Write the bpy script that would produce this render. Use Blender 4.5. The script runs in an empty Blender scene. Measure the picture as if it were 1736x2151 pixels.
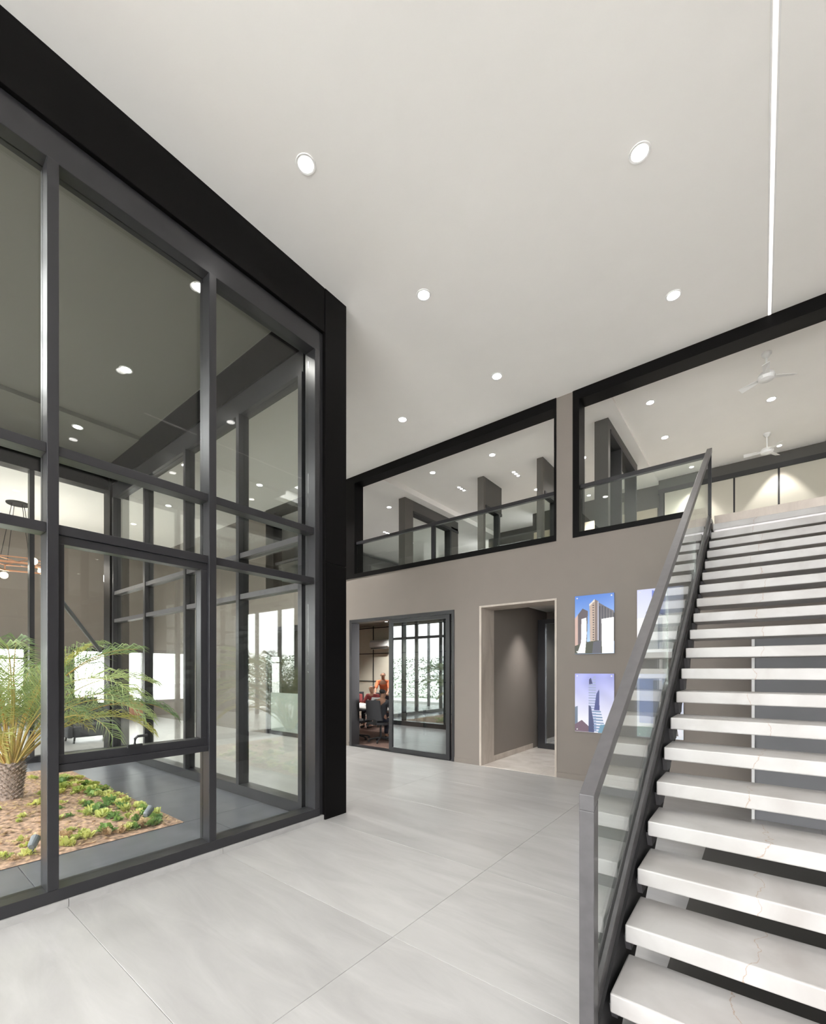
import bpy, bmesh, math, random
import numpy as np
from mathutils import Vector, Matrix

# ---------------------------------------------------------------- camera, sky, exposure
K = 1.18            # one drawing unit in metres; everything below is drawn in units and converted at the very end
scene = bpy.context.scene
COL = scene.collection
cam_data = bpy.data.cameras.new('camera')
camera = bpy.data.objects.new('camera', cam_data)
COL.objects.link(camera)
camera.location = (0, 0, 1.45)
camera.rotation_euler = (math.radians(90), 0, math.radians(38.3098))
cam_data.sensor_fit = 'HORIZONTAL'
cam_data.sensor_width = 36
cam_data.lens = 19.2666
cam_data.shift_y = (1409.0 - 1075.5) / 1736.0
cam_data.clip_start = 0.05
cam_data.clip_end = 300
scene.camera = camera

world = bpy.data.worlds.new('sky')
scene.world = world
world.use_nodes = True
wn = world.node_tree.nodes
bg = wn['Background']
bg.inputs['Color'].default_value = (1.0, 0.975, 1.0, 1)      # even overcast sky
bg.inputs['Strength'].default_value = 8.2

scene.view_settings.view_transform = 'Standard'
scene.view_settings.look = 'None'
scene.view_settings.exposure = 0.28
scene.view_settings.gamma = 1.0
scene.view_settings.use_curve_mapping = False
cy = scene.cycles
cy.max_bounces = 14
cy.diffuse_bounces = 6
cy.glossy_bounces = 6
cy.transmission_bounces = 8
cy.transparent_max_bounces = 24
cy.sample_clamp_indirect = 6.0
cy.caustics_reflective = False
cy.caustics_refractive = False

DOWNLIGHT_W = 150.0

def portal(name, loc, rot, sx, sy):
    l = bpy.data.lights.new(name, 'AREA')
    l.shape = 'RECTANGLE'; l.size = sx * K; l.size_y = sy * K
    l.cycles.is_portal = True
    o = bpy.data.objects.new(name, l); COL.objects.link(o)
    o.location = loc; o.rotation_euler = rot
    return o

R90 = math.radians(90)
portal('sky_portal_facade', (1.8, -4.65, 2.6), (-R90, 0, 0), 10.2, 5.1)
portal('sky_portal_garden', (-6.2, -2.75, 1.7), (-R90, 0, 0), 5.5, 3.4)
portal('sky_portal_skylight', (-6.1, -0.95, 5.5), (0, 0, 0), 4.0, 2.3)

random.seed(7)
rng = random.Random(11)

# ---------------------------------------------------------------- materials
MATS = {}
def new_mat(name):
    m = bpy.data.materials.new(name); m.use_nodes = True
    nt = m.node_tree
    return m, nt, nt.nodes, nt.links, nt.nodes['Principled BSDF']

def plain(name, col, rough=0.5, metal=0.0, spec=0.5, var=0.0, bump=0.0, bscale=60.0, nscale=3.0):
    m, nt, n, l, p = new_mat(name)
    p.inputs['Base Color'].default_value = (*col, 1)
    p.inputs['Roughness'].default_value = rough
    p.inputs['Metallic'].default_value = metal
    p.inputs['Specular IOR Level'].default_value = spec
    if var > 0:
        g = n.new('ShaderNodeNewGeometry')
        t = n.new('ShaderNodeTexNoise'); t.inputs['Scale'].default_value = nscale / K; t.inputs['Detail'].default_value = 6
        l.new(g.outputs['Position'], t.inputs['Vector'])
        mr = n.new('ShaderNodeMapRange')
        mr.inputs['From Min'].default_value = 0.3; mr.inputs['From Max'].default_value = 0.7
        mr.inputs['To Min'].default_value = 1 - var; mr.inputs['To Max'].default_value = 1 + var
        l.new(t.outputs['Fac'], mr.inputs['Value'])
        mx = n.new('ShaderNodeMix'); mx.data_type = 'RGBA'; mx.blend_type = 'MULTIPLY'
        mx.inputs['Factor'].default_value = 1
        mx.inputs[6].default_value = (*col, 1)
        l.new(mr.outputs['Result'], mx.inputs[7])
        l.new(mx.outputs[2], p.inputs['Base Color'])
    if bump > 0:
        g = n.new('ShaderNodeNewGeometry')
        t = n.new('ShaderNodeTexNoise'); t.inputs['Scale'].default_value = bscale / K; t.inputs['Detail'].default_value = 3
        l.new(g.outputs['Position'], t.inputs['Vector'])
        b = n.new('ShaderNodeBump'); b.inputs['Strength'].default_value = bump; b.inputs['Distance'].default_value = 0.004
        l.new(t.outputs['Fac'], b.inputs['Height'])
        l.new(b.outputs['Normal'], p.inputs['Normal'])
    MATS[name] = m
    return m

def emit(name, col, strength):
    m, nt, n, l, p = new_mat(name)
    p.inputs['Base Color'].default_value = (*col, 1)
    p.inputs['Emission Color'].default_value = (*col, 1)
    p.inputs['Emission Strength'].default_value = strength
    MATS[name] = m
    return m

def glass(name, tint, f0, rough=0.0, refl=(1, 1, 1)):
    """architectural pane: straight see-through plus mirror reflection growing towards grazing angles"""
    m, nt, n, l, p = new_mat(name)
    n.remove(p)
    out = n['Material Output']
    tr = n.new('ShaderNodeBsdfTransparent'); tr.inputs['Color'].default_value = (*tint, 1)
    gl = n.new('ShaderNodeBsdfGlossy'); gl.inputs['Roughness'].default_value = rough
    gl.inputs['Color'].default_value = (*refl, 1)
    lw = n.new('ShaderNodeLayerWeight'); lw.inputs['Blend'].default_value = 0.5
    pw = n.new('ShaderNodeMath'); pw.operation = 'POWER'; pw.inputs[1].default_value = 5
    l.new(lw.outputs['Facing'], pw.inputs[0])
    ma = n.new('ShaderNodeMath'); ma.operation = 'MULTIPLY_ADD'
    ma.inputs[1].default_value = 1 - f0; ma.inputs[2].default_value = f0
    l.new(pw.outputs[0], ma.inputs[0])
    mix = n.new('ShaderNodeMixShader')
    l.new(ma.outputs[0], mix.inputs['Fac'])
    l.new(tr.outputs[0], mix.inputs[1]); l.new(gl.outputs[0], mix.inputs[2])
    l.new(mix.outputs[0], out.inputs['Surface'])
    MATS[name] = m
    return m

def tile_mat(name, c1, c2, rough, stretch=(1.2, 6.0, 6.0), scale=1.0, piece_var=0.05, bump=0.0):
    """stone / porcelain with soft streaks; each piece slightly different"""
    m, nt, n, l, p = new_mat(name)
    g = n.new('ShaderNodeNewGeometry')
    oi = n.new('ShaderNodeObjectInfo')
    off = n.new('ShaderNodeVectorMath'); off.operation = 'SCALE'; off.inputs['Scale'].default_value = 31.0
    cx = n.new('ShaderNodeCombineXYZ')
    l.new(oi.outputs['Random'], cx.inputs[0]); l.new(oi.outputs['Random'], cx.inputs[1])
    l.new(cx.outputs[0], off.inputs[0])
    add = n.new('ShaderNodeVectorMath'); add.operation = 'ADD'
    l.new(g.outputs['Position'], add.inputs[0]); l.new(off.outputs[0], add.inputs[1])
    mp = n.new('ShaderNodeMapping'); mp.inputs['Scale'].default_value = tuple(s / K * scale for s in stretch)
    mp.inputs['Rotation'].default_value = (0, 0, 0.25)
    l.new(add.outputs[0], mp.inputs['Vector'])
    t = n.new('ShaderNodeTexNoise'); t.inputs['Scale'].default_value = 1.0; t.inputs['Detail'].default_value = 9; t.inputs['Roughness'].default_value = 0.62
    t.inputs['Distortion'].default_value = 0.6
    l.new(mp.outputs[0], t.inputs['Vector'])
    cr = n.new('ShaderNodeValToRGB')
    cr.color_ramp.elements[0].position = 0.32; cr.color_ramp.elements[0].color = (*c1, 1)
    cr.color_ramp.elements[1].position = 0.68; cr.color_ramp.elements[1].color = (*c2, 1)
    l.new(t.outputs['Fac'], cr.inputs[0])
    mr = n.new('ShaderNodeMapRange'); mr.inputs['To Min'].default_value = 1 - piece_var; mr.inputs['To Max'].default_value = 1 + piece_var
    l.new(oi.outputs['Random'], mr.inputs['Value'])
    mx = n.new('ShaderNodeMix'); mx.data_type = 'RGBA'; mx.blend_type = 'MULTIPLY'; mx.inputs['Factor'].default_value = 1
    l.new(cr.outputs[0], mx.inputs[6]); l.new(mr.outputs['Result'], mx.inputs[7])
    l.new(mx.outputs[2], p.inputs['Base Color'])
    p.inputs['Roughness'].default_value = rough
    rr = n.new('ShaderNodeMapRange'); rr.inputs['To Min'].default_value = rough * 0.93; rr.inputs['To Max'].default_value = rough * 1.07
    l.new(t.outputs['Fac'], rr.inputs['Value']); l.new(rr.outputs['Result'], p.inputs['Roughness'])
    MATS[name] = m
    return m

def marble_mat(name, base, shade, crack, rough):
    """pale marble: cloudy tone plus thin rusty cracks"""
    m, nt, n, l, p = new_mat(name)
    g = n.new('ShaderNodeNewGeometry'); oi = n.new('ShaderNodeObjectInfo')
    cx = n.new('ShaderNodeCombineXYZ'); l.new(oi.outputs['Random'], cx.inputs[1]); l.new(oi.outputs['Random'], cx.inputs[2])
    sc = n.new('ShaderNodeVectorMath'); sc.operation = 'SCALE'; sc.inputs['Scale'].default_value = 9.0; l.new(cx.outputs[0], sc.inputs[0])
    add = n.new('ShaderNodeVectorMath'); add.operation = 'ADD'
    l.new(g.outputs['Position'], add.inputs[0]); l.new(sc.outputs[0], add.inputs[1])
    t = n.new('ShaderNodeTexNoise'); t.inputs['Scale'].default_value = 3.2 / K; t.inputs['Detail'].default_value = 8; t.inputs['Distortion'].default_value = 0.8
    l.new(add.outputs[0], t.inputs['Vector'])
    cr = n.new('ShaderNodeValToRGB')
    cr.color_ramp.elements[0].position = 0.3; cr.color_ramp.elements[0].color = (*shade, 1)
    cr.color_ramp.elements[1].position = 0.62; cr.color_ramp.elements[1].color = (*base, 1)
    l.new(t.outputs['Fac'], cr.inputs[0])
    # a wandering crack running front to back near the middle of every slab, at its own place
    t2 = n.new('ShaderNodeTexNoise'); t2.inputs['Scale'].default_value = 7.0 / K; t2.inputs['Detail'].default_value = 5
    l.new(add.outputs[0], t2.inputs['Vector'])
    sep = n.new('ShaderNodeSeparateXYZ'); l.new(g.outputs['Position'], sep.inputs[0])
    a1 = n.new('ShaderNodeMath'); a1.operation = 'MULTIPLY_ADD'; a1.inputs[1].default_value = 0.20 * K; l.new(t2.outputs['Fac'], a1.inputs[0]); l.new(sep.outputs['X'], a1.inputs[2])
    a2 = n.new('ShaderNodeMath'); a2.operation = 'MULTIPLY_ADD'; a2.inputs[1].default_value = 0.10 * K; a2.inputs[2].default_value = 0.02 * K; l.new(oi.outputs['Random'], a2.inputs[0])
    a3 = n.new('ShaderNodeMath'); a3.operation = 'SUBTRACT'; l.new(a1.outputs[0], a3.inputs[0]); l.new(a2.outputs[0], a3.inputs[1])
    a4 = n.new('ShaderNodeMath'); a4.operation = 'ABSOLUTE'; l.new(a3.outputs[0], a4.inputs[0])
    mr = n.new('ShaderNodeMapRange'); mr.inputs['From Min'].default_value = 0.0; mr.inputs['From Max'].default_value = 0.0035
    mr.inputs['To Min'].default_value = 0.75; mr.inputs['To Max'].default_value = 0.0
    l.new(a4.outputs[0], mr.inputs['Value'])
    mx = n.new('ShaderNodeMix'); mx.data_type = 'RGBA'
    l.new(mr.outputs['Result'], mx.inputs['Factor']); l.new(cr.outputs[0], mx.inputs[6]); mx.inputs[7].default_value = (*crack, 1)
    l.new(mx.outputs[2], p.inputs['Base Color'])
    p.inputs['Roughness'].default_value = rough
    MATS[name] = m
    return m

def leaf_mat(name, c1, c2, rough=0.45, transl=0.25):
    m, nt, n, l, p = new_mat(name)
    oi = n.new('ShaderNodeObjectInfo')
    g = n.new('ShaderNodeNewGeometry')
    t = n.new('ShaderNodeTexNoise'); t.inputs['Scale'].default_value = 14.0 / K
    l.new(g.outputs['Position'], t.inputs['Vector'])
    ad = n.new('ShaderNodeMath'); ad.operation = 'MULTIPLY_ADD'; ad.inputs[1].default_value = 0.5
    l.new(oi.outputs['Random'], ad.inputs[0])
    hf = n.new('ShaderNodeMath'); hf.operation = 'MULTIPLY'; hf.inputs[1].default_value = 0.55; l.new(t.outputs['Fac'], hf.inputs[0])
    l.new(hf.outputs[0], ad.inputs[2])
    cr = n.new('ShaderNodeValToRGB')
    cr.color_ramp.elements[0].position = 0.2; cr.color_ramp.elements[0].color = (*c1, 1)
    cr.color_ramp.elements[1].position = 0.8; cr.color_ramp.elements[1].color = (*c2, 1)
    l.new(ad.outputs[0], cr.inputs[0]); l.new(cr.outputs[0], p.inputs['Base Color'])
    p.inputs['Roughness'].default_value = rough
    tl = n.new('ShaderNodeBsdfTranslucent'); l.new(cr.outputs[0], tl.inputs['Color'])
    mix = n.new('ShaderNodeMixShader'); mix.inputs['Fac'].default_value = transl
    l.new(p.outputs[0], mix.inputs[1]); l.new(tl.outputs[0], mix.inputs[2])
    l.new(mix.outputs[0], n['Material Output'].inputs['Surface'])
    MATS[name] = m
    return m

M_WALL = plain('taupe_paint', (0.215, 0.188, 0.167), 0.8, var=0.02, bump=0.05, bscale=180)
M_GREY = plain('cool_grey_paint', (0.22, 0.22, 0.235), 0.8)
M_CEIL = plain('white_ceiling_paint', (0.93, 0.915, 0.885), 0.9, var=0.01)
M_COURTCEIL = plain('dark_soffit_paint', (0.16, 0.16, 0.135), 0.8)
M_FRAME = plain('black_anodised_aluminium', (0.023, 0.023, 0.026), 0.28, spec=0.5)
M_CLAD = plain('black_cladding', (0.004, 0.0037, 0.0037), 0.45, spec=0.10)
M_STEEL = plain('charcoal_painted_steel', (0.066, 0.063, 0.066), 0.38, spec=0.55, var=0.12, nscale=22)
M_BLACK = plain('matt_black', (0.012, 0.012, 0.013), 0.55)
M_TILE = tile_mat('grey_porcelain', (0.335, 0.33, 0.322), (0.42, 0.416, 0.408), 0.30)
M_GROUT = plain('grout', (0.30, 0.29, 0.28), 0.9)
M_DARKSTONE = plain('dark_honed_granite', (0.115, 0.12, 0.138), 0.32, var=0.14, nscale=5)
M_LIGHTGROUT = plain('pale_grout', (0.45, 0.45, 0.45), 0.8)
M_MARBLE = marble_mat('pale_marble', (0.42, 0.41, 0.403), (0.335, 0.318, 0.305), (0.28, 0.18, 0.10), 0.42)
M_WARMMARBLE = tile_mat('warm_marble', (0.40, 0.345, 0.30), (0.54, 0.48, 0.425), 0.35, stretch=(5, 5, 1.5))
M_MFLOOR = tile_mat('polished_cream_marble', (0.58, 0.53, 0.48), (0.74, 0.70, 0.66), 0.12, stretch=(3, 3, 3))
M_GLASS = glass('clear_glass', (0.955, 0.967, 0.955), 0.025)
M_RAILGLASS = glass('toughened_glass', (0.93, 0.965, 0.945), 0.05)
M_BACKGLASS = glass('lightly_coated_glass', (0.93, 0.95, 0.93), 0.09)
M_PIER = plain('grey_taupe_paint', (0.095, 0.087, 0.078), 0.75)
M_UPFLOOR = plain('pale_vinyl_floor', (0.55, 0.54, 0.53), 0.5)
M_MIRRORGLASS = glass('coated_glass', (0.42, 0.46, 0.46), 0.30, refl=(0.93, 0.97, 1.0))
M_LED = emit('led_diffuser', (1.0, 0.965, 0.94), 14.0)
M_STRIP = emit('led_strip_diffuser', (1.0, 0.94, 0.90), 1.8)
M_BULB = emit('warm_bulb', (1.0, 0.80, 0.58), 16.0)
M_WHITE = plain('white_metal', (0.80, 0.80, 0.79), 0.5)
M_EDGE = plain('white_edge_trim', (0.85, 0.85, 0.85), 0.5)
M_COPPER = plain('copper', (0.65, 0.33, 0.20), 0.28, metal=1.0)
M_PANEL = plain('cream_panel', (0.42, 0.40, 0.335), 0.6)
M_BEIGE = plain('beige_panel', (0.46, 0.40, 0.31), 0.6)
M_DGREY = plain('dark_grey_paint', (0.075, 0.072, 0.066), 0.7)
M_CREAM = plain('cream_plaster', (0.70, 0.66, 0.55), 0.8)
M_CARPET = plain('brown_carpet', (0.20, 0.125, 0.10), 0.95, var=0.2, nscale=30)
M_SOIL = plain('planting_soil', (0.40, 0.265, 0.185), 0.95, var=0.65, nscale=26, bump=1.0, bscale=45)
M_TRUNK = plain('cycad_bark', (0.30, 0.235, 0.20), 0.9, var=0.4, nscale=40, bump=0.8, bscale=70)
M_RACHIS = leaf_mat('frond_stalk', (0.52, 0.30, 0.09), (0.46, 0.44, 0.14), 0.5, 0.05)
M_FROND = leaf_mat('frond_green', (0.085, 0.18, 0.07), (0.46, 0.56, 0.23), 0.42, 0.3)
M_FRONDY = leaf_mat('frond_yellow_green', (0.34, 0.36, 0.09), (0.46, 0.45, 0.13), 0.45, 0.35)
M_LEAF1 = leaf_mat('leaf_yellow_green', (0.32, 0.40, 0.08), (0.74, 0.74, 0.26), 0.5, 0.3)
M_LEAF2 = leaf_mat('leaf_green', (0.12, 0.27, 0.06), (0.28, 0.42, 0.10), 0.5, 0.3)
M_LEAF3 = leaf_mat('leaf_straw', (0.42, 0.25, 0.11), (0.74, 0.58, 0.36), 0.6, 0.25)
M_HEDGE = leaf_mat('hedge_leaf', (0.045, 0.12, 0.03), (0.12, 0.24, 0.06), 0.5, 0.3)
M_BARK = plain('tree_bark', (0.14, 0.105, 0.08), 0.9)
M_PAVING = plain('pale_paving', (0.84, 0.83, 0.81), 0.85, var=0.08)  # whitened like sunlit ground, to bounce light onto the ceilings
M_ORANGE = plain('orange_fabric', (0.66, 0.20, 0.09), 0.85)
M_DARKFAB = plain('charcoal_fabric', (0.045, 0.045, 0.05), 0.9)
M_GREYMETAL = plain('grey_cast_metal', (0.16, 0.18, 0.20), 0.4)
M_SKIN = plain('skin', (0.36, 0.19, 0.12), 0.55)
M_HAIR = plain('black_hair', (0.012, 0.010, 0.009), 0.6)
M_SHIRT_O = plain('orange_shirt', (0.66, 0.17, 0.07), 0.85)
M_SHIRT_R = plain('dark_red_shirt', (0.24, 0.035, 0.035), 0.85)
M_SHIRT_C = plain('charcoal_shirt', (0.05, 0.055, 0.065), 0.85)
M_TROUSER = plain('navy_trousers', (0.02, 0.022, 0.035), 0.9)
M_SHOE = plain('black_leather', (0.015, 0.014, 0.014), 0.4)
M_EYE = plain('dark_eyes', (0.01, 0.008, 0.007), 0.3)

# ---------------------------------------------------------------- geometry helpers
def wloc(o):
    v = Vector((0, 0, 0))
    while o is not None:
        v += Vector(o.location); o = o.parent
    return v

class MB:
    def __init__(self):
        self.v = []; self.f = []; self.m = []
    def _add(self, vs, fs, mi=0):
        b = len(self.v); self.v += [tuple(q) for q in vs]
        for f in fs:
            self.f.append(tuple(b + i for i in f)); self.m.append(mi)
        return self
    def box(self, x0, x1, y0, y1, z0, z1, mi=0):
        x0, x1 = sorted((x0, x1)); y0, y1 = sorted((y0, y1)); z0, z1 = sorted((z0, z1))
        vs = [(x0, y0, z0), (x1, y0, z0), (x1, y1, z0), (x0, y1, z0), (x0, y0, z1), (x1, y0, z1), (x1, y1, z1), (x0, y1, z1)]
        return self._add(vs, [(0, 3, 2, 1), (4, 5, 6, 7), (0, 1, 5, 4), (1, 2, 6, 5), (2, 3, 7, 6), (3, 0, 4, 7)], mi)
    def prism_x(self, poly, x0, x1, mi=0):
        """polygon in (y,z), counter-clockwise seen from +x, swept from x0 to x1"""
        n = len(poly)
        vs = [(x0, y, z) for y, z in poly] + [(x1, y, z) for y, z in poly]
        fs = [tuple(range(n - 1, -1, -1)), tuple(range(n, 2 * n))]
        fs += [(i, (i + 1) % n, n + (i + 1) % n, n + i) for i in range(n)]
        return self._add(vs, fs, mi)
    def tube(self, pts, rad, n=8, mi=0, caps=True):
        pts = [Vector(p) for p in pts]
        rad = rad if isinstance(rad, (list, tuple)) else [rad] * len(pts)
        vs = []; fs = []
        for i, p in enumerate(pts):
            d = (pts[min(i + 1, len(pts) - 1)] - pts[max(i - 1, 0)]).normalized()
            up = Vector((0, 0, 1)) if abs(d.z) < 0.95 else Vector((1, 0, 0))
            a = d.cross(up).normalized(); b = a.cross(d).normalized()
            for k in range(n):
                t = 2 * math.pi * k / n
                vs.append(p + (a * math.cos(t) + b * math.sin(t)) * rad[i])
        for i in range(len(pts) - 1):
            for k in range(n):
                fs.append((i * n + k, i * n + (k + 1) % n, (i + 1) * n + (k + 1) % n, (i + 1) * n + k))
        if caps:
            fs.append(tuple(range(n - 1, -1, -1))); e = (len(pts) - 1) * n
            fs.append(tuple(range(e, e + n)))
        return self._add(vs, fs, mi)
    def lathe(self, prof, n=20, mi=0, c=(0, 0, 0)):
        """profile [(r,z)] turned about the vertical through c"""
        vs = []; fs = []
        for r, z in prof:
            for k in range(n):
                t = 2 * math.pi * k / n
                vs.append((c[0] + r * math.cos(t), c[1] + r * math.sin(t), c[2] + z))
        for i in range(len(prof) - 1):
            for k in range(n):
                fs.append((i * n + k, i * n + (k + 1) % n, (i + 1) * n + (k + 1) % n, (i + 1) * n + k))
        fs.append(tuple(range(n - 1, -1, -1))); e = (len(prof) - 1) * n
        fs.append(tuple(range(e, e + n)))
        return self._add(vs, fs, mi)
    def quad(self, a, b, c, d, mi=0):
        return self._add([a, b, c, d], [(0, 1, 2, 3)], mi)
    def mesh(self, name, mats, off=Vector((0, 0, 0))):
        me = bpy.data.meshes.new(name)
        me.from_pydata([tuple(Vector(q) - off) for q in self.v], [], self.f)
        for m in (mats if isinstance(mats, (list, tuple)) else [mats]):
            me.materials.append(m)
        for p, i in zip(me.polygons, self.m):
            p.material_index = i
        me.update()
        return me
    def build(self, name, mats, parent=None, bevel=0.0, smooth=False, local=False):
        off = wloc(parent) if (parent is not None and not local) else Vector((0, 0, 0))
        me = self.mesh(name, mats, off)
        o = bpy.data.objects.new(name, me); COL.objects.link(o)
        if parent is not None:
            o.parent = parent
        if bevel > 0:
            b = o.modifiers.new('bevel', 'BEVEL'); b.width = bevel * K; b.segments = 2; b.limit_method = 'ANGLE'
        if smooth:
            for p in me.polygons:
                p.use_smooth = True
        return o

def box(name, mat, parent, x0, x1, y0, y1, z0, z1, bevel=0.0):
    return MB().box(x0, x1, y0, y1, z0, z1).build(name, mat, parent, bevel)

def tag(o, label, cat, group=None, kind=None):
    o['label'] = label
    if cat: o['category'] = cat
    if group: o['group'] = group
    if kind: o['kind'] = kind
    return o

def thing(name, label, cat, loc=(0, 0, 0), rotz=0.0, group=None, kind=None):
    o = bpy.data.objects.new(name, None); COL.objects.link(o)
    o.empty_display_size = 0.1
    o.location = loc; o.rotation_euler = (0, 0, rotz)
    return tag(o, label, cat, group, kind)

def struct(o, label, cat):
    return tag(o, label, cat, kind='structure')

def copy_tree(o, parent=None):
    c = o.copy(); COL.objects.link(c)
    if parent is not None: c.parent = parent
    for ch in o.children:
        copy_tree(ch, c)
    return c

# ---------------------------------------------------------------- main dimensions (drawing units)
H = 5.17            # ceiling
YB = 5.95           # face of the back wall
XG = -3.36          # face of the glazed courtyard wall towards the lobby
YC = 2.79           # courtyard side of the glazed back wall
XL = -9.0           # left wall of the courtyard
ZU = 3.22           # upper floor

# ---------------------------------------------------------------- floors
floor = MB().box(-15.5, 7.0, -4.7, 10.6, -0.25, -0.012).build('floor', M_GROUT)
struct(floor, 'pale grey large format porcelain tile floor of the lobby', 'floor')
tile_cache = {}
def tile(x0, x1, y0, y1, mat, parent, name='tile', z0=-0.012, z1=0.0, gap=0.0016):
    key = (round(x1 - x0, 4), round(y1 - y0, 4), mat.name, z0, z1)
    if key not in tile_cache:
        w, d = x1 - x0 - gap, y1 - y0 - gap
        e = 0.0012
        vs = [(-w/2, -d/2, z0), (w/2, -d/2, z0), (w/2, d/2, z0), (-w/2, d/2, z0),
              (-w/2, -d/2, z1 - e), (w/2, -d/2, z1 - e), (w/2, d/2, z1 - e), (-w/2, d/2, z1 - e),
              (-w/2 + e, -d/2 + e, z1), (w/2 - e, -d/2 + e, z1), (w/2 - e, d/2 - e, z1), (-w/2 + e, d/2 - e, z1)]
        fs = [(0, 3, 2, 1), (8, 9, 10, 11)]
        for i in range(4):
            j = (i + 1) % 4
            fs += [(i, j, 4 + j, 4 + i), (4 + i, 4 + j, 8 + j, 8 + i)]
        mb = MB(); mb._add(vs, fs)
        tile_cache[key] = mb.mesh(name, mat)
    o = bpy.data.objects.new(name, tile_cache[key]); COL.objects.link(o)
    o.parent = parent
    o.location = Vector(((x0 + x1) / 2, (y0 + y1) / 2, 0)) - wloc(parent)
    return o

# joints at x = -1.58 + 2k and y = 0.815 + 1.01k, as in the photograph
def rect_minus(x0, x1, y0, y1):
    """clip a tile against the courtyard (x -9..-3.40, y < 2.80)"""
    out = []
    if y1 <= 2.86 and x0 < -3.42 and x1 > -9.05:
        if x1 > -3.42 + 0.02: out.append((-3.42, x1, y0, y1))
        if x0 < -9.05 - 0.02: out.append((x0, -9.05, y0, y1))
        if not (x1 > -3.40) and not (x0 < -9.07): return out
        return out
    return [(x0, x1, y0, y1)]
xj = [-15.5] + [-1.58 + 2 * k for k in range(-6, 4)] + [6.9]
yj = [-4.6] + [0.815 + 1.01 * k for k in range(-5, 6)] + [YB]
for i in range(len(xj) - 1):
    for j in range(len(yj) - 1):
        x0, x1, y0, y1 = xj[i], xj[i + 1], yj[j], yj[j + 1]
        if x1 < -9 and y1 < -2.6:
            continue
        for r in rect_minus(x0, x1, y0, y1):
            tile(*r, M_TILE, floor)

# ---------------------------------------------------------------- ceiling
ceiling = (MB().box(XG - 0.3, 1.0, -4.7, 6.15, H, H + 0.3).box(-15.5, XG - 0.3, YC, 6.15, H, H + 0.3).box(-15.5, XL, -2.8, YC, H, H + 0.3)
           .box(XL, XG - 0.3, 0.2, YC, H, H + 0.3).box(XL, -8.1, -2.8, 0.2, H, H + 0.3).box(-4.1, XG - 0.3, -2.8, 0.2, H, H + 0.3).box(-8.1, -4.1, -2.8, -2.1, H, H + 0.3)).build('ceiling', M_CEIL)
struct(ceiling, 'plain white plastered lobby ceiling with recessed downlights', 'ceiling')
MB().box(1.0, 7.0, -4.7, 6.15, H - 0.22, H + 0.3).build('dropped_panel', M_CEIL, ceiling)

# ---------------------------------------------------------------- back wall with its openings
T = 0.20            # wall thickness
wb = MB()
def wb_box(x0, x1, z0, z1): wb.box(x0, x1, YB, YB + T, z0, z1)
wb_box(-15.5, -9.05, 0, H)
wb_box(-9.05, -6.26, 2.44, ZU)
wb_box(-7.15, -6.26, 0, 2.44)
wb_box(-6.26, -3.86, 2.425, ZU)
wb_box(-3.86, -3.383, 0, ZU)
wb_box(-3.383, -2.212, 2.425, ZU)
wb_box(-2.212, -0.495, 0, ZU)
wb_box(-0.495, 1.30, 0, 2.86)
wb_box(1.30, 7.0, 0, 3.02)
wb_box(-6.60, -6.36, ZU, H)
wb_box(-2.205, -1.982, ZU, H)
wb_box(4.6, 7.0, 3.02, H)
wall_back = wb.build('wall_back', M_WALL)
struct(wall_back, 'taupe painted back wall with upper openings and ground floor doorways', 'wall')

wall_right = MB().box(7.0, 7.2, -4.7, 10.6, 0, H + 0.3).build('wall_right', M_WALL)
struct(wall_right, 'taupe lobby wall beyond the staircase', 'wall')

# far-left end wall of the left lounge, with windows
wf = MB()
WIN_L = [(-1.6, -0.2), (1.0, 2.92), (3.83, 4.85), (5.03, 5.80)]
WZ0, WZ1 = 0.40, 2.12
ys = [-2.6] + [q for w in WIN_L for q in w] + [YB]
for i in range(0, len(ys) - 1, 2):
    wf.box(-15.7, -15.5, ys[i], ys[i + 1], 0, H)
for a, b in WIN_L:
    wf.box(-15.7, -15.5, a, b, 0, WZ0); wf.box(-15.7, -15.5, a, b, WZ1, H)
wall_left = wf.build('wall_left', M_WALL)
struct(wall_left, 'taupe end wall of the left lounge with black framed windows', 'wall')
wfr = MB().box(-15.5, XL, -2.8, -2.6, 3.4, H).box(-15.5, -14.6, -2.8, -2.6, 0, 3.4).box(XL - 0.5, XL - 0.1, -2.8, -2.6, 0, 3.4).build('wall_front', M_WALL)
struct(wfr, 'front wall of the left lounge', 'wall')
def framed_window(name, label, x, a, b, z0, z1, bars=()):
    w = thing(name, label, 'window', (x, (a + b) / 2, z0), kind='structure')
    t = 0.10
    box('jamb', M_FRAME, w, x - 0.12, x + 0.03, a - 0.0, a + t, z0, z1)
    box('jamb', M_FRAME, w, x - 0.12, x + 0.03, b - t, b, z0, z1)
    box('head', M_FRAME, w, x - 0.12, x + 0.03, a + t, b - t, z1 - t, z1)
    box('sill', M_FRAME, w, x - 0.12, x + 0.03, a + t, b - t, z0, z0 + t)
    for zb in bars:
        box('glazing_bar', M_FRAME, w, x - 0.08, x - 0.02, a + t, b - t, zb - 0.02, zb + 0.02)
    box('pane', M_GLASS, w, x - 0.06, x - 0.05, a + t, b - t, z0 + t, z1 - t)
    return w
for i, (a, b) in enumerate(WIN_L):
    framed_window('window_%d' % (i + 10), ['black framed window at the near end of the far left wall', 'wide black framed window with a glazing bar behind the palm',
                  'narrow black framed window seen past the courtyard corner', 'narrowest black framed window beside the back wall corner'][i],
                  -15.5, a, b, WZ0, WZ1, bars=(1.78,) if i == 1 else ())
    portal('sky_portal_window', (-15.72, (a + b) / 2, 1.28), (0, -R90, 0), 1.6, b - a)

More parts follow.
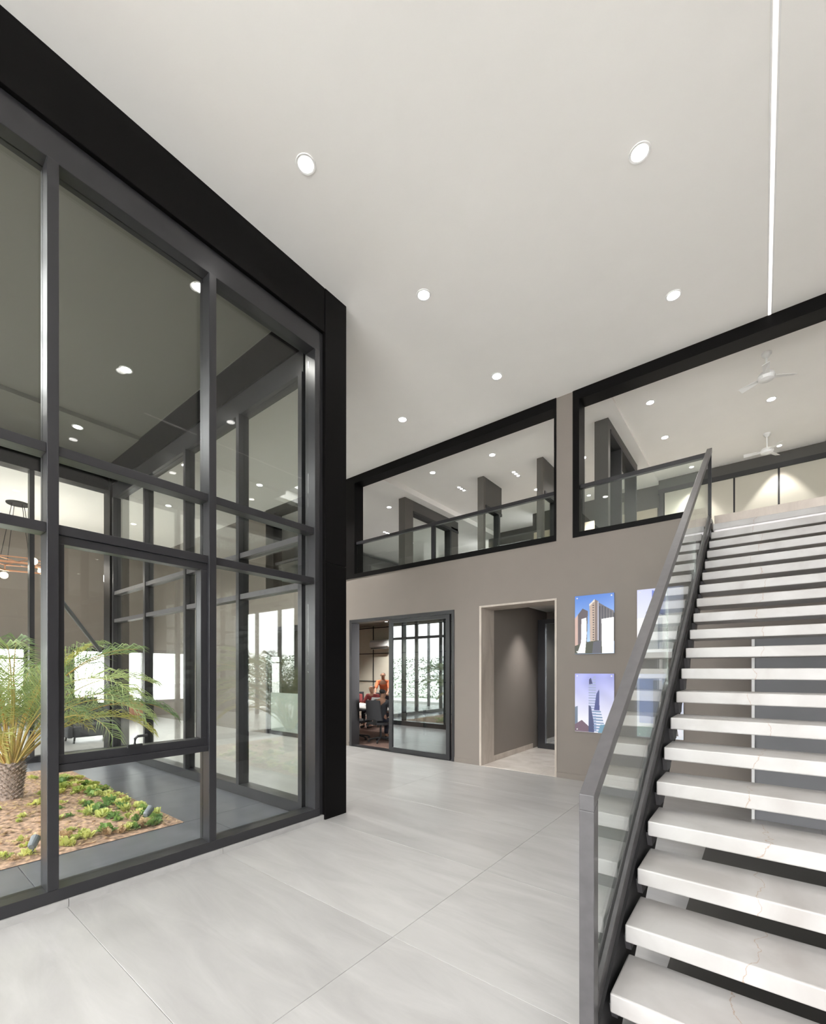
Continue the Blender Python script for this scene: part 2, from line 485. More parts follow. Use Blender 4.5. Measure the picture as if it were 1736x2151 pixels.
lg = thing('window_8', 'unseen glazed garden front added to brighten the left lounge', 'window', (-12, -2.7, 0), kind='structure')  # glazing added on the unseen front wall to brighten the lounge
for k in range(5):
    x = -14.6 + k * 1.275
    box('mullion', M_FRAME, lg, x - 0.03, x + 0.03, -2.76, -2.64, 0, 3.4)
    if k < 4: box('pane', M_GLASS, lg, x + 0.03, x + 1.245, -2.705, -2.695, 0, 3.4)
portal('sky_portal_lounge', (-12.05, -2.85, 1.7), (-R90, 0, 0), 5.1, 3.4)

# rear facade behind the camera: tall glazing open to the sky
facade = thing('window_9', 'tall glazed entrance facade behind the camera', 'window', (1.8, -4.6, 0), kind='structure')
for k in range(8):
    x = -3.36 + k * 1.48
    box('mullion', M_FRAME, facade, x - 0.03, x + 0.03, -4.7, -4.58, 0, H)
box('head', M_FRAME, facade, -3.4, 7.0, -4.7, -4.55, H - 0.2, H)
for k in range(7):
    x = -3.33 + k * 1.48
    box('pane', M_GLASS, facade, x, x + 1.42, -4.645, -4.635, 0.02, H - 0.2)

# ---------------------------------------------------------------- glazed courtyard: near wall (window_1)
w1 = thing('window_1', 'tall black framed glass wall between lobby and planted courtyard', 'window', (XG, 0.5, 0), kind='structure')
ZT1, ZT2 = (2.765, 2.825), (2.285, 2.345)
box('kerb', M_TILE, w1, XG - 0.14, XG + 0.012, -2.6, 0.82, 0.0, 0.047)
box('kerb', M_TILE, w1, XG - 0.14, XG + 0.012, 0.823, 1.81, 0.0, 0.047)
box('kerb', M_TILE, w1, XG - 0.14, XG + 0.012, 1.813, 2.84, 0.0, 0.047)
box('header_beam', M_CLAD, w1, XG - 0.30, XG + 0.022, -2.6, 2.842, 4.74, H, 0.004)
box('corner_column', M_CLAD, w1, XG - 0.27, XG + 0.026, 2.845, 3.122, 0.0, 2.505, 0.003)
box('corner_column', M_CLAD, w1, XG - 0.27, XG + 0.026, 2.845, 3.122, 2.509, H, 0.003)
box('column_cover_strip', M_FRAME, w1, XG - 0.20, XG - 0.015, 2.80, 2.845, 0.05, 4.74)
box('head_rail', M_FRAME, w1, XG - 0.15, XG - 0.012, -2.6, 2.80, 4.54, 4.74, 0.003)
box('sill_rail', M_FRAME, w1, XG - 0.15, XG, -2.6, 2.80, 0.047, 0.122, 0.003)
MULL = [-2.25, -1.25, -0.25, 0.748, 1.738]
for y in MULL:
    box('mullion', M_FRAME, w1, XG - 0.15, XG - 0.002, y - 0.029, y + 0.029, 0.122, 4.54, 0.003)
box('end_jamb', M_FRAME, w1, XG - 0.15, XG - 0.002, 2.742, 2.80, 0.122, 4.54, 0.003)
edges = [-2.6] + MULL + [2.77]
XP = XG - 0.105     # pane plane
for i in range(len(edges) - 1):
    a, b = edges[i] + 0.029, edges[i + 1] - 0.029
    if i == 0: a = -2.6
    for z0, z1 in (ZT1, ZT2):
        box('transom', M_FRAME, w1, XG - 0.14, XG - 0.02, a, b, z0, z1, 0.003)
    box('pane', M_GLASS, w1, XP - 0.005, XP + 0.005, a, b, ZT1[1], 4.54)
    box('pane', M_GLASS, w1, XP - 0.005, XP + 0.005, a, b, ZT2[1], ZT1[0])
    if i == 4:
        box('transom', M_FRAME, w1, XG - 0.14, XG - 0.02, a, b, 0.825, 0.872, 0.003)
        box('pane', M_GLASS, w1, XP - 0.005, XP + 0.005, a, b, 0.122, 0.825)
        s = box('opening_sash', M_FRAME, w1, XG - 0.12, XG - 0.035, a, b, 0.872, 0.93, 0.003)
        box('sash_rail', M_FRAME, s, XG - 0.12, XG - 0.035, a, b, 2.232, 2.285, 0.003)
        box('sash_stile', M_FRAME, s, XG - 0.12, XG - 0.035, a, a + 0.034, 0.93, 2.232, 0.003)
        box('sash_stile', M_FRAME, s, XG - 0.12, XG - 0.035, b - 0.05, b, 0.93, 2.232, 0.003)
        box('pane', M_GLASS, s, XP - 0.005, XP + 0.005, a + 0.034, b - 0.05, 0.93, 2.232)
        hd = MB()
        hd.box(XG - 0.04, XG - 0.015, 1.155, 1.245, 0.925, 0.945)
        hd.tube([(XG - 0.03, 1.20, 0.94), (XG - 0.02, 1.20, 0.985), (XG - 0.01, 1.212, 1.0), (XG - 0.005, 1.27, 1.002)], 0.009, 8)
        hd.build('sash_handle', M_BLACK, s, smooth=False)
        st = MB(); st.tube([(XG - 0.16, 0.83, 1.889), (XG - 0.85, 1.24, 1.61)], 0.014, 8)
        st.build('stay_arm', M_GREYMETAL, s)
    else:
        box('pane', M_GLASS, w1, XP - 0.005, XP + 0.005, a, b, 0.122, ZT2[0])

# back wall of the courtyard (window_2)
w2 = thing('window_2', 'black framed glass wall along the far side of the courtyard', 'window', (-6.2, YC, 0), kind='structure')
box('header_beam', M_CLAD, w2, XL - 0.1, XG - 0.27, YC, YC + 0.30, 4.70, 5.10)
box('head_rail', M_FRAME, w2, XL - 0.1, XG - 0.27, YC + 0.02, YC + 0.15, 4.46, 4.70)
box('sill_rail', M_FRAME, w2, XL - 0.1, XG - 0.27, YC + 0.0, YC + 0.15, 0.0, 0.12)
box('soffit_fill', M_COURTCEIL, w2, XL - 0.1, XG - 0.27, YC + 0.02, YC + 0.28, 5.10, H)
box('corner_column', M_CLAD, w2, XL - 0.22, XL + 0.08, YC - 0.02, YC + 0.28, 0.0, 5.10)
MX = [-8.86, -7.52, -6.17, -4.83, -3.66]
for x in MX:
    box('mullion', M_FRAME, w2, x - 0.03, x + 0.03, YC, YC + 0.13, 0.12, 4.46)
for i in range(len(MX) - 1):
    a, b = MX[i] + 0.03, MX[i + 1] - 0.03
    for z0, z1 in (ZT1, ZT2):
        box('transom', M_STEEL, w2, a, b, YC + 0.015, YC + 0.12, z0, z1)
    for z0, z1 in ((0.12, ZT2[0]), (ZT2[1], ZT1[0]), (ZT1[1], 4.46)):
        box('pane', M_BACKGLASS, w2, a, b, YC + 0.06, YC + 0.07, z0, z1)

# left wall of the courtyard (window_3)
w3 = thing('window_3', 'black framed glass wall between courtyard and left lounge', 'window', (XL, 0.3, 0), kind='structure')
box('header_beam', M_CLAD, w3, XL - 0.2, XL + 0.02, -2.6, YC, 4.60, 5.10)
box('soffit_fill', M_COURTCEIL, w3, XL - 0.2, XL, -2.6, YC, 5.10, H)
box('sill_rail', M_FRAME, w3, XL - 0.12, XL, -2.6, YC, 0.0, 0.10)
MY = [-2.57, -1.1, 0.32, 1.74, 2.75]
for y in MY[:-1]:
    box('mullion', M_FRAME, w3, XL - 0.12, XL, y - 0.03, y + 0.03, 0.10, 4.60)
for i in range(len(MY) - 1):
    box('pane', M_GLASS, w3, XL - 0.065, XL - 0.055, MY[i] + 0.03, MY[i + 1] - 0.03, 0.10, 4.60)

# garden side of the courtyard: open below, solid above
wg = MB().box(XL - 0.1, XG, -2.8, -2.6, 3.4, H).build('wall_garden', M_WALL)
struct(wg, 'wall over the open garden side of the courtyard', 'wall')
cc = (MB().box(-7.7, XG - 0.15, 0.2, YC + 0.02, H - 0.03, H - 0.002).box(XL, -7.7, 0.2, YC + 0.02, H - 0.09, H - 0.002)
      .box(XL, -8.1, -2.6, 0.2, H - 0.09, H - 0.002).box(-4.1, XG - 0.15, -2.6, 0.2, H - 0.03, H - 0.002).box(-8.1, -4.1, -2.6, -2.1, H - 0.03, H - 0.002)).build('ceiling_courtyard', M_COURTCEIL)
struct(cc, 'dark soffit over the planted courtyard', 'ceiling')

# unseen rooflight, added to bring daylight onto the planting bed
rl = thing('window_7', 'unseen black framed rooflight added to light the near half of the courtyard bed', 'rooflight', (-6.1, -0.95, H), kind='structure')
for x in (-8.1, -6.77, -5.43, -4.14):
    box('roof_bar', M_FRAME, rl, x, x + 0.04, -2.1, 0.2, H + 0.2, H + 0.3)
for x in (-8.06, -6.73, -5.39):
    box('pane', M_GLASS, rl, x, x + 1.29, -2.1, 0.2, H + 0.245, H + 0.255)

# courtyard floor
cf = MB().box(XL, XG - 0.14, -3.4, YC, -0.06, -0.011).build('floor_courtyard', M_LIGHTGROUT)
struct(cf, 'dark polished granite paving around the courtyard bed', 'floor')
BX0, BX1, BY0, BY1 = -8.25, -4.34, -1.6, 1.96     # planting bed
ye = [-3.4, -2.4, -1.4, -0.62, 0.755, 2.15, YC]
for i in range(len(ye) - 1):
    tile(BX1, XG - 0.14, ye[i], ye[i + 1], M_DARKSTONE, cf, 'granite_slab', -0.011, 0.0, 0.004)
    tile(XL, BX0, ye[i], ye[i + 1], M_DARKSTONE, cf, 'granite_slab', -0.011, 0.0, 0.004)
xe = [BX0, -6.9, -5.6, BX1]
for i in range(3):
    tile(xe[i], xe[i + 1], BY1, YC, M_DARKSTONE, cf, 'granite_slab', -0.011, 0.0, 0.004)
    tile(xe[i], xe[i + 1], -3.4, BY0, M_DARKSTONE, cf, 'granite_slab', -0.011, 0.0, 0.004)

# soil of the bed
def soil_z(x, y):
    e = min(x - BX0, BX1 - x, y - BY0, BY1 - y)
    k = max(0.0, min(1.0, e / 0.5))
    return 0.004 + 0.05 * k + 0.02 * k * (math.sin(3.1 * x + 1.3 * y) + math.sin(7.3 * y - 2.2 * x) * 0.6)
NX, NY = 70, 62
vs = []; fs = []
for j in range(NY + 1):
    for i in range(NX + 1):
        x = BX0 + (BX1 - BX0) * i / NX; y = BY0 + (BY1 - BY0) * j / NY
        n = 0 if i in (0, NX) or j in (0, NY) else rng.uniform(-0.009, 0.012)
        vs.append((x, y, soil_z(x, y) + n))
for j in range(NY):
    for i in range(NX):
        a = j * (NX + 1) + i
        fs.append((a, a + 1, a + NX + 2, a + NX + 1))
mb = MB(); mb._add(vs, fs)
bed = mb.build('planting_bed', M_SOIL, smooth=True)
tag(bed, 'mounded brown soil of the rectangular courtyard bed', 'soil', kind='stuff')

# ---------------------------------------------------------------- sago palm
def frond_mesh(name, L, e0, droop, seed, leaf, nl=40):
    r = random.Random(seed)
    pts = []; p = Vector((0, 0, 0)); el = e0
    N = 22
    for i in range(N + 1):
        pts.append(p.copy())
        p = p + Vector((math.cos(el), 0, math.sin(el))) * (L / N)
        el -= droop / N * (0.4 + 1.4 * i / N)
    mb = MB()
    mb.tube(pts, [0.011 * (1 - 0.8 * i / N) for i in range(N + 1)], 5, 0)
    for k in range(nl):
        t = 0.29 + 0.70 * k / (nl - 1)
        f = t * N; i = min(int(f), N - 1); q = pts[i].lerp(pts[i + 1], f - i)
        d = (pts[i + 1] - pts[i]).normalized()
        up = Vector((-d.z, 0, d.x))
        ll = L * 0.17 * (0.35 + 0.85 * math.sin(math.pi * min(1, 0.10 + (t - 0.29) / 0.71 * 0.88)) ** 0.7)
        for sgn in (-1, 1):
            side = Vector((0, sgn, 0))
            ang = math.radians(58 - 30 * t + r.uniform(-9, 9))
            dr = (d * math.cos(ang) + side * math.sin(ang) + up * (0.34 + r.uniform(-0.2, 0.2))).normalized()
            w = 0.0052
            wv = d * w if abs(dr.dot(d)) < 0.8 else up * w
            m1 = q + dr * ll * 0.55; m2 = q + dr * ll - up * ll * 0.20 + Vector((0, 0, -0.22 * ll))
            mb._add([q - wv * 0.6, q + wv * 0.6, m1 + wv, m1 - wv, m2], [(0, 1, 2, 3), (3, 2, 4)], 1)
    return mb.mesh(name, [M_RACHIS, leaf])

PX, PY = -6.37, 1.06
palm = thing('sago_palm', 'squat sago palm with arching feathery fronds in the courtyard bed', 'palm', (PX, PY, soil_z(PX, PY) - 0.02))
tr = MB()
prof = [(0.098, 0.0), (0.09, 0.05), (0.09, 0.12), (0.10, 0.20), (0.112, 0.28), (0.116, 0.34), (0.09, 0.40), (0.04, 0.44)]
tr.lathe(prof, 22)
rt = random.Random(3)
for k in range(170):                      # old leaf-base scales
    z = 0.02 + 0.38 * k / 170; a = k * 2.39996
    i = max(j for j in range(len(prof)) if prof[j][1] <= z); i = min(i, len(prof) - 2)
    t = (z - prof[i][1]) / (prof[i + 1][1] - prof[i][1]); rr = prof[i][0] * (1 - t) + prof[i + 1][0] * t
    c = Vector((math.cos(a), math.sin(a), 0)); s = Vector((-math.sin(a), math.cos(a), 0)); u = Vector((0, 0, 1))
    b = c * (rr - 0.006) + u * z
    w = 0.019; tip = c * (rr + 0.022) + u * (z + 0.03 + rt.uniform(0, 0.012))
    tr._add([b - s * w, b + s * w, b + u * 0.026 + s * w * 0.7, b + u * 0.026 - s * w * 0.7, tip],
            [(0, 1, 4), (1, 2, 4), (2, 3, 4), (3, 0, 4)])
tr.build('trunk', M_TRUNK, palm, local=True)
kinds = [frond_mesh('frond', 1.80, math.radians(80), math.radians(78), 1, M_FROND),
         frond_mesh('frond', 1.95, math.radians(70), math.radians(98), 2, M_FROND),
         frond_mesh('frond', 1.85, math.radians(58), math.radians(96), 3, M_FROND),
         frond_mesh('frond', 1.50, math.radians(84), math.radians(42), 4, M_FRONDY),
         frond_mesh('frond', 1.45, math.radians(48), math.radians(100), 5, M_FRONDY)]
rf = random.Random(21)
for k in range(50):
    me = kinds[[0, 1, 2, 1, 4, 3, 2, 0, 1, 2][k % 10]]
    o = bpy.data.objects.new('frond', me); COL.objects.link(o); o.parent = palm
    az = k * 2.39996 + rf.uniform(-0.2, 0.2)
    o.location = (0.05 * math.cos(az), 0.05 * math.sin(az), 0.40 + rf.uniform(-0.03, 0.03))
    sc_ = rf.uniform(0.82, 1.04)
    o.scale = (sc_, sc_, sc_)
    o.rotation_euler = (rf.uniform(-0.12, 0.12), rf.uniform(-0.14, 0.14), az)

# ---------------------------------------------------------------- small ground-cover plants
def clump_mesh(seed, n, size, mat):
    r = random.Random(seed); mb = MB()
    for k in range(n):
        a = r.uniform(0, 6.283); el = r.uniform(0.45, 1.4); L = size * r.uniform(0.55, 1.2); w = L * r.uniform(0.17, 0.27)
        d = Vector((math.cos(a) * math.cos(el), math.sin(a) * math.cos(el), math.sin(el)))
        s = Vector((-math.sin(a), math.cos(a), r.uniform(-0.3, 0.3))).normalized()
        u = d.cross(s) * -1
        b = Vector((r.uniform(-1, 1), r.uniform(-1, 1), 0)) * size * 0.35
        if u.z < 0: u = -u
        p1 = b + d * L * 0.45 ; p2 = b + d * L * 0.8 - Vector((0, 0, 0.06 * L)); p3 = b + d * L - Vector((0, 0, 0.22 * L))
        mb._add([b, p1 - s * w + u * w * 0.3, p1, p1 + s * w + u * w * 0.3, p2 - s * w * 0.7 + u * w * 0.2, p2, p2 + s * w * 0.7 + u * w * 0.2, p3],
                [(0, 2, 1), (0, 3, 2), (1, 2, 5, 4), (2, 3, 6, 5), (4, 5, 7), (5, 6, 7)])
    return mb.mesh('ground_cover_plant', mat)
cl = [(clump_mesh(1, 30, 0.085, M_LEAF1), 'yellow-green'), (clump_mesh(2, 26, 0.078, M_LEAF1), 'yellow-green'),
      (clump_mesh(3, 28, 0.085, M_LEAF2), 'mid-green'), (clump_mesh(4, 22, 0.075, M_LEAF3), 'withered straw-coloured')]
rp = random.Random(5)
spots = []
for k in range(95):                       # dense along the far edge and right corner
    t = rp.random()
    spots.append((BX1 - 0.10 - 2.7 * t, BY1 - 0.09 - abs(rp.gauss(0, 0.27)), 0.75 + 0.5 * rp.random(), 'along the far edge of the courtyard bed'))
for k in range(26):                       # front edge, thinner
    spots.append((BX1 - 0.09 - abs(rp.gauss(0, 0.16)), BY1 - 0.15 - 1.5 * rp.random(), 0.6 + 0.4 * rp.random(), 'near the lobby-side edge of the courtyard bed'))
for k in range(80):                       # scattered
    spots.append((rp.uniform(-7.6, BX1 - 0.2), rp.uniform(-0.4, BY1 - 0.3), 0.5 + 0.45 * rp.random(), 'on the open soil around the palm trunk'))
for k, (x, y, s, where) in enumerate(spots):
    if (x - PX) ** 2 + (y - PY) ** 2 < 0.07: continue
    y = max(BY0 + 0.15, min(BY1 - 0.1, y))
    me, colour = cl[rp.choice([0, 0, 1, 1, 2, 2, 3])]
    o = bpy.data.objects.new('ground_cover_plant', me); COL.objects.link(o)
    o.location = (x, y, soil_z(x, y) - 0.004); o.rotation_euler = (0, 0, rp.uniform(0, 6.28)); o.scale = (s, s, s * rp.uniform(0.85, 1.15))
    tag(o, 'small %s ground-cover clump %s' % (colour, where), 'plant', '%s ground cover %s' % (colour, where))
lt = MB()
for k in range(2600):
    x = rp.uniform(-7.9, BX1 - 0.04); y = rp.uniform(-0.8, BY1 - 0.04); a = rp.uniform(0, 6.28); w = rp.uniform(0.012, 0.034); t = rp.uniform(-0.4, 0.4)
    c = Vector((x, y, soil_z(x, y) + 0.012)); d = Vector((math.cos(a), math.sin(a), t)) * w; q = Vector((-math.sin(a), math.cos(a), rp.uniform(-0.5, 0.5))) * w * 0.5
    lt.quad(c - d, c - q, c + d, c + q)
litter = lt.build('leaf_litter', M_LEAF3)
tag(litter, 'dry leaf litter scattered over the soil of the courtyard bed', 'leaf litter', kind='stuff')

def garden_spot(x, y, az, label):
    g = thing('garden_spotlight', label, 'spotlight', (x, y, soil_z(x, y)), az)
    g.scale = (0.68, 0.68, 0.8)
    MB().lathe([(0.008, -0.03), (0.008, 0.06), (0.016, 0.065), (0.016, 0.075)], 10).build('spike', M_GREYMETAL, g, local=True)
    hd = MB(); a = Vector((-0.045, 0, 0.085)); b = Vector((0.07, 0, 0.14))
    hd.tube([a, a.lerp(b, 0.15), a.lerp(b, 0.8), b], [0.028, 0.042, 0.046, 0.049], 14)
    h = hd.build('lamp_head', M_GREYMETAL, g, smooth=False, local=True)
    ln = MB(); d = (b - a).normalized(); ln.tube([b + d * 0.0005, b + d * 0.004], 0.040, 14); ln.build('lens', M_WHITE, h, local=True)
    return g
garden_spot(-4.47, 0.87, 2.6, 'small grey garden spotlight at the bed edge nearest the lobby glass')
garden_spot(-4.55, 1.72, 2.2, 'small grey garden spotlight near the right corner of the bed')

# ---------------------------------------------------------------- upper opening frames and balustrades
def opening(idx, x0, x1, jl, jr, label, extend=False):
    f = thing('trim_%d' % idx, label, 'opening frame', ((x0 + x1) / 2, YB, ZU), kind='structure')
    y0, y1 = YB - 0.012, YB + T + 0.02
    box('head_beam', M_CLAD, f, x0, x1, y0, y1, 5.035, H)
    box('side_post', M_CLAD, f, x0, x0 + jl, y0, y1, ZU, 5.035)
    if jr: box('side_post', M_CLAD, f, x1 - jr, x1, y0, y1, ZU, 5.035)
    return f, y0, y1
f1, a_, b_ = opening(1, -6.357, -2.205, 0.24, 0.03, 'black lined upper opening nearest the courtyard column')
box('base_beam', M_CLAD, f1, -6.117, -2.235, a_, b_, ZU, 3.30)
f2, a_, b_ = opening(2, -1.982, 4.6, 0.085, 0, 'black lined upper opening above the stair head')
box('base_beam', M_CLAD, f2, -1.897, -0.50, a_, b_, ZU, 3.285)
f3, a_, b_ = opening(3, -9.05, -6.60, 0.30, 0.03, 'black lined upper opening seen through the courtyard glass')
box('base_beam', M_CLAD, f3, -8.75, -6.63, a_, b_, ZU, 3.30)

def balustrade(label, x0, x1, posts, loc):
    b = thing('balustrade', label, 'balustrade', loc)
    yc = YB + 0.06
    box('top_rail', M_FRAME, b, x0, x1, yc - 0.028, yc + 0.028, 3.868, 3.92, 0.003)
    xs = [x0] + posts + [x1]
    for p in posts:
        box('post', M_FRAME, b, p - 0.033, p + 0.033, yc - 0.025, yc + 0.025, 3.28, 3.868, 0.003)
    for i in range(len(xs) - 1):
        box('pane', M_RAILGLASS, b, xs[i] + 0.006, xs[i + 1] - 0.006, yc - 0.005, yc + 0.005, 3.285, 3.87)
    return b
balustrade('glass balustrade with one black post in the upper opening beside the courtyard column', -6.117, -2.235, [-4.31], (-4.2, YB + 0.06, 3.285))
balustrade('short glass balustrade between the upper pier and the stair handrail', -1.897, -0.50, [], (-1.2, YB + 0.06, 3.285))
balustrade('glass balustrade in the upper opening seen through the courtyard', -8.75, -6.63, [], (-7.7, YB + 0.06, 3.285))

# ---------------------------------------------------------------- upper floor
uf = MB().box(-15.5, -0.46, YB + T, 13.0, 3.0, ZU).box(-0.46, 7.0, YB + 0.6, 13.0, 3.0, ZU).build('floor_upper', M_UPFLOOR)
struct(uf, 'slab of the upper office floor', 'floor')
ZA, ZB_ = 5.12, 5.235
uc = MB()
uc.box(-15.5, -5.72, YB + T, 13.0, ZA, 5.5)
uc.box(-5.72, -4.26, YB + T, 13.0, ZB_, 5.5)
uc.box(-4.26, -1.62, YB + T, 13.0, ZA + 0.07, 5.5)
uc.box(-1.62, 7.0, YB + T, 13.0, ZB_, 5.5)
uco = uc.build('ceiling_upper', M_CEIL)
struct(uco, 'white stepped ceiling of the upper office floor', 'ceiling')
ub = MB()
ub.box(-15.7, -15.5, YB + T, 12.6, 3.0, 5.5)
ub.box(-15.5, -6.0, 12.4, 12.6, ZU, ZA)
ub.box(-6.0, -4.3, 11.0, 11.2, ZU, ZB_)
ub.box(-9.85, -9.65, 9.5, 12.4, ZU, 5.02)
ub.box(-4.3, -1.62, 10.05, 10.25, ZU, ZA + 0.07)
ub.box(-1.62, 7.0, 9.95, 10.15, ZU, ZB_)
wub = ub.build('wall_upper', M_DGREY)
struct(wub, 'dark grey rear wall of the upper floor', 'wall')
MB().box(-4.25, -1.65, 10.0, 10.05, ZU, 4.72).build('beige_panel', M_BEIGE, wub)
pn = thing('trim_4', 'cream wall panels divided by black joints under a black rail', 'wall panelling', (0.5, 9.93, ZU), kind='structure')
box('top_rail', M_BLACK, pn, -1.62, 5.2, 9.87, 9.95, 4.945, 5.03)
box('end_post', M_BLACK, pn, -1.60, -1.52, 9.87, 9.95, ZU, 4.945)
PXS = [-1.52, -1.02, -0.40, 0.225, 0.85, 1.475, 2.1, 2.725, 3.35]
for i in range(len(PXS) - 1):
    box('panel', M_PANEL, pn, PXS[i] + 0.014, PXS[i + 1] - 0.014, 9.90, 9.95, ZU, 4.945)
box('panel_joint', M_BLACK, pn, -1.52, 3.35, 9.925, 9.955, ZU, 4.945)

def pier(name, label, x0, x1, y0, y1, ztop, lintel_z, y_end, doors):
    """short wall end: solid front, lintel running back, black framed glass door beneath"""
    p = thing(name, label, 'partition', ((x0 + x1) / 2, (y0 + y1) / 2, ZU), kind='structure')
    box('wall_end', M_DGREY if name == 'wall_d' else M_PIER, p, x0, x1, y0, y1, ZU, ztop)
    box('lintel', M_DGREY, p, x0, x1, y1, y_end, lintel_z, ztop)
    t = 0.055
    box('door_head', M_BLACK, p, x0 + 0.02, x1 + 0.012, y1, y_end, lintel_z - t, lintel_z)
    for a in doors:
        box('door_post', M_BLACK, p, x0 + 0.02, x1 + 0.012, a - t / 2, a + t / 2, ZU, lintel_z - t)
    box('pane', M_GLASS, p, (x0 + x1) / 2, (x0 + x1) / 2 + 0.01, y1, y_end, ZU, lintel_z - t)
    return p
pier('wall_a', 'taupe upper partition wall beside the courtyard column with long dark lintel', -6.09, -5.92, 7.22, 7.50, ZA, 4.90, 9.30, [8.95])
MB().box(-6.09, -5.92, 9.0, 9.30, ZU, 4.95).build('wall_end', M_PIER, bpy.data.objects['wall_a'])
pier('wall_b', 'short upper partition end over the glass door in the middle of the opening', -4.33, -4.20, 7.50, 7.58, ZA + 0.07, 4.66, 8.25, [8.14])
pier('wall_c', 'upper partition end hard against the pier between the openings', -3.12, -3.01, 7.47, 7.55, ZA + 0.07, 4.62, 8.10, [8.06])
pier('wall_d', 'dark upper partition end beside the double glass door', -1.98, -1.785, 6.91, 7.02, ZA + 0.07, 5.06, 8.85, [7.66, 8.72])

# ---------------------------------------------------------------- lamps
def downlight_proto(r=0.055):
    d = thing('downlight', 'x', 'downlight')
    MB().lathe([(r * 1.0, -0.004), (r * 1.28, -0.006), (r * 1.32, 0.0), (r * 1.32, 0.012), (r * 1.0, 0.012)], 24).build('trim_ring', M_WHITE, d, local=True)
    MB().lathe([(r * 0.2, -0.0055), (r * 0.99, -0.0055), (r * 0.99, 0.004)], 24).build('diffuser', M_LED, d, local=True)
    return d
PROTO = None
NL = [0]
def downlight(x, y, z, label, group, power=1.0, size=1.0, angle=125, spot=True, blend=0.6, dz=0.02):
    global PROTO
    if PROTO is None:
        PROTO = downlight_proto(); d = PROTO
    else:
        d = copy_tree(PROTO)
    d.location = (x, y, z); d.scale = (size, size, 1)
    tag(d, label, 'downlight', group)
    if spot and power > 0:
        l = bpy.data.lights.new('lamp_beam', 'SPOT'); l.energy = DOWNLIGHT_W * power; l.color = (1.0, 0.965, 0.925)
        l.spot_size = math.radians(angle); l.spot_blend = blend; l.shadow_soft_size = 0.05 * K
        o = bpy.data.objects.new('lamp_beam', l); COL.objects.link(o); o.location = (x, y, z - dz)
    return d

rows = [(2.06, 'front'), (3.50, 'middle'), (5.04, 'rear')]
cols = [(-2.63, 'beside the black glass-wall beam'), (-0.69, 'left of the light strip'), (1.25, 'over the staircase')]
for y, rn in rows:
    for x, cn in cols:
        downlight(x, y, H if x < 1 else H - 0.22, 'round recessed lobby ceiling downlight in the %s row %s' % (rn, cn), 'lobby ceiling downlights', power=0.5, angle=62, blend=0.9)
downlight(-4.18, 5.04, H, 'round recessed ceiling downlight just past the courtyard column', 'lobby ceiling downlights', power=0.5, angle=62, blend=0.9)
for x, y, n in ((-6.41, 3.52, 'first bay left of the column'), (-7.90, 3.52, 'second bay left of the column'), (-6.41, 5.04, 'first bay by the rear wall'),
                (-7.90, 5.04, 'second bay by the rear wall'), (-10.5, 4.4, 'near the pendant'), (-12.5, 4.4, 'in the left lounge')):
    downlight(x, y, H, 'round corridor ceiling downlight behind the courtyard, %s' % n, 'corridor ceiling downlights', power=3.0, angle=100)
for x, n in ((-4.25, 'nearest the lobby'), (-6.12, 'above the palm'), (-8.0, 'over the far strip')):
    downlight(x, 2.07, H - (0.03 if x > -7.7 else 0.09), 'round downlight in the dark courtyard soffit %s' % n, 'courtyard downlights', power=0.5)
for x in (-2.63, -0.69):
    for y in (-0.6, -2.6):
        downlight(x, y, H, 'round recessed ceiling downlight behind the camera at %s' % ('left' if x < -1 else 'right') + (' near' if y > -1 else ' far'), 'lobby ceiling downlights')
up = [(-3.67, 6.86, 'above the glass balustrade, right of centre', ZA + 0.07), (-4.94, 6.86, 'above the glass balustrade, left of centre', ZB_),
      (-6.57, 7.45, 'left of the tall upper partition', ZA), (-7.9, 9.94, 'deep in the upper left room', ZA), (-3.65, 8.74, 'between the two short partitions', ZA + 0.07),
      (-1.24, 6.97, 'right of the dark partition, nearest the opening', ZB_), (0.10, 7.93, 'beyond the stair head below the fan', ZB_),
      (-1.24, 8.16, 'right of the dark partition, second row', ZB_), (-1.22, 9.25, 'right of the dark partition, by the panels', ZB_),
      (-2.47, 7.94, 'left of the dark partition', ZA + 0.07)]
for x, y, n, z in up:
    downlight(x, y, z, 'upper floor ceiling downlight %s' % n, 'upper floor downlights', power=0.55, size=0.85)
# wall washers at the panels
for x, n in ((-1.03, 'behind the stair handrail'), (0.225, 'behind the stair head'), (1.475, 'past the right of the stair')):
    downlight(x, 9.65, ZB_, 'small upper wall-washer downlight over the cream panels %s' % n, 'wall washers', power=0.85, size=0.6, angle=66, blend=0.16, dz=0.03)
downlight(-2.9, 9.72, ZA + 0.07, 'small upper wall-washer downlight over the beige panel', 'wall washers', power=1.3, size=0.6, angle=66, blend=0.2, dz=0.03)
# three-lamp strips
def triple(x, y, z, label):
    t = thing('triple_downlight', label, 'downlight', (x, y, z), 1.5708, 'triple downlights of the upper floor')
    MB().box(-0.16, 0.16, -0.04, 0.04, -0.004, 0.01).build('housing', M_WHITE, t, local=True)
    for k in (-1, 0, 1):
        MB().lathe([(0.004, -0.006), (0.028, -0.006), (0.028, 0.0)], 14, c=(k * 0.10, 0, 0)).build('lamp', M_LED, t, local=True)
triple(-3.67, 7.80, ZA + 0.07, 'three-lamp recessed strip between the short upper partitions')
triple(-4.91, 7.84, ZB_, 'three-lamp recessed strip right of the tall upper partition')
triple(-7.84, 8.80, ZA, 'three-lamp recessed strip left of the tall upper partition')
triple(-2.45, 7.35, ZA + 0.07, 'three-lamp recessed strip against the dark upper partition')

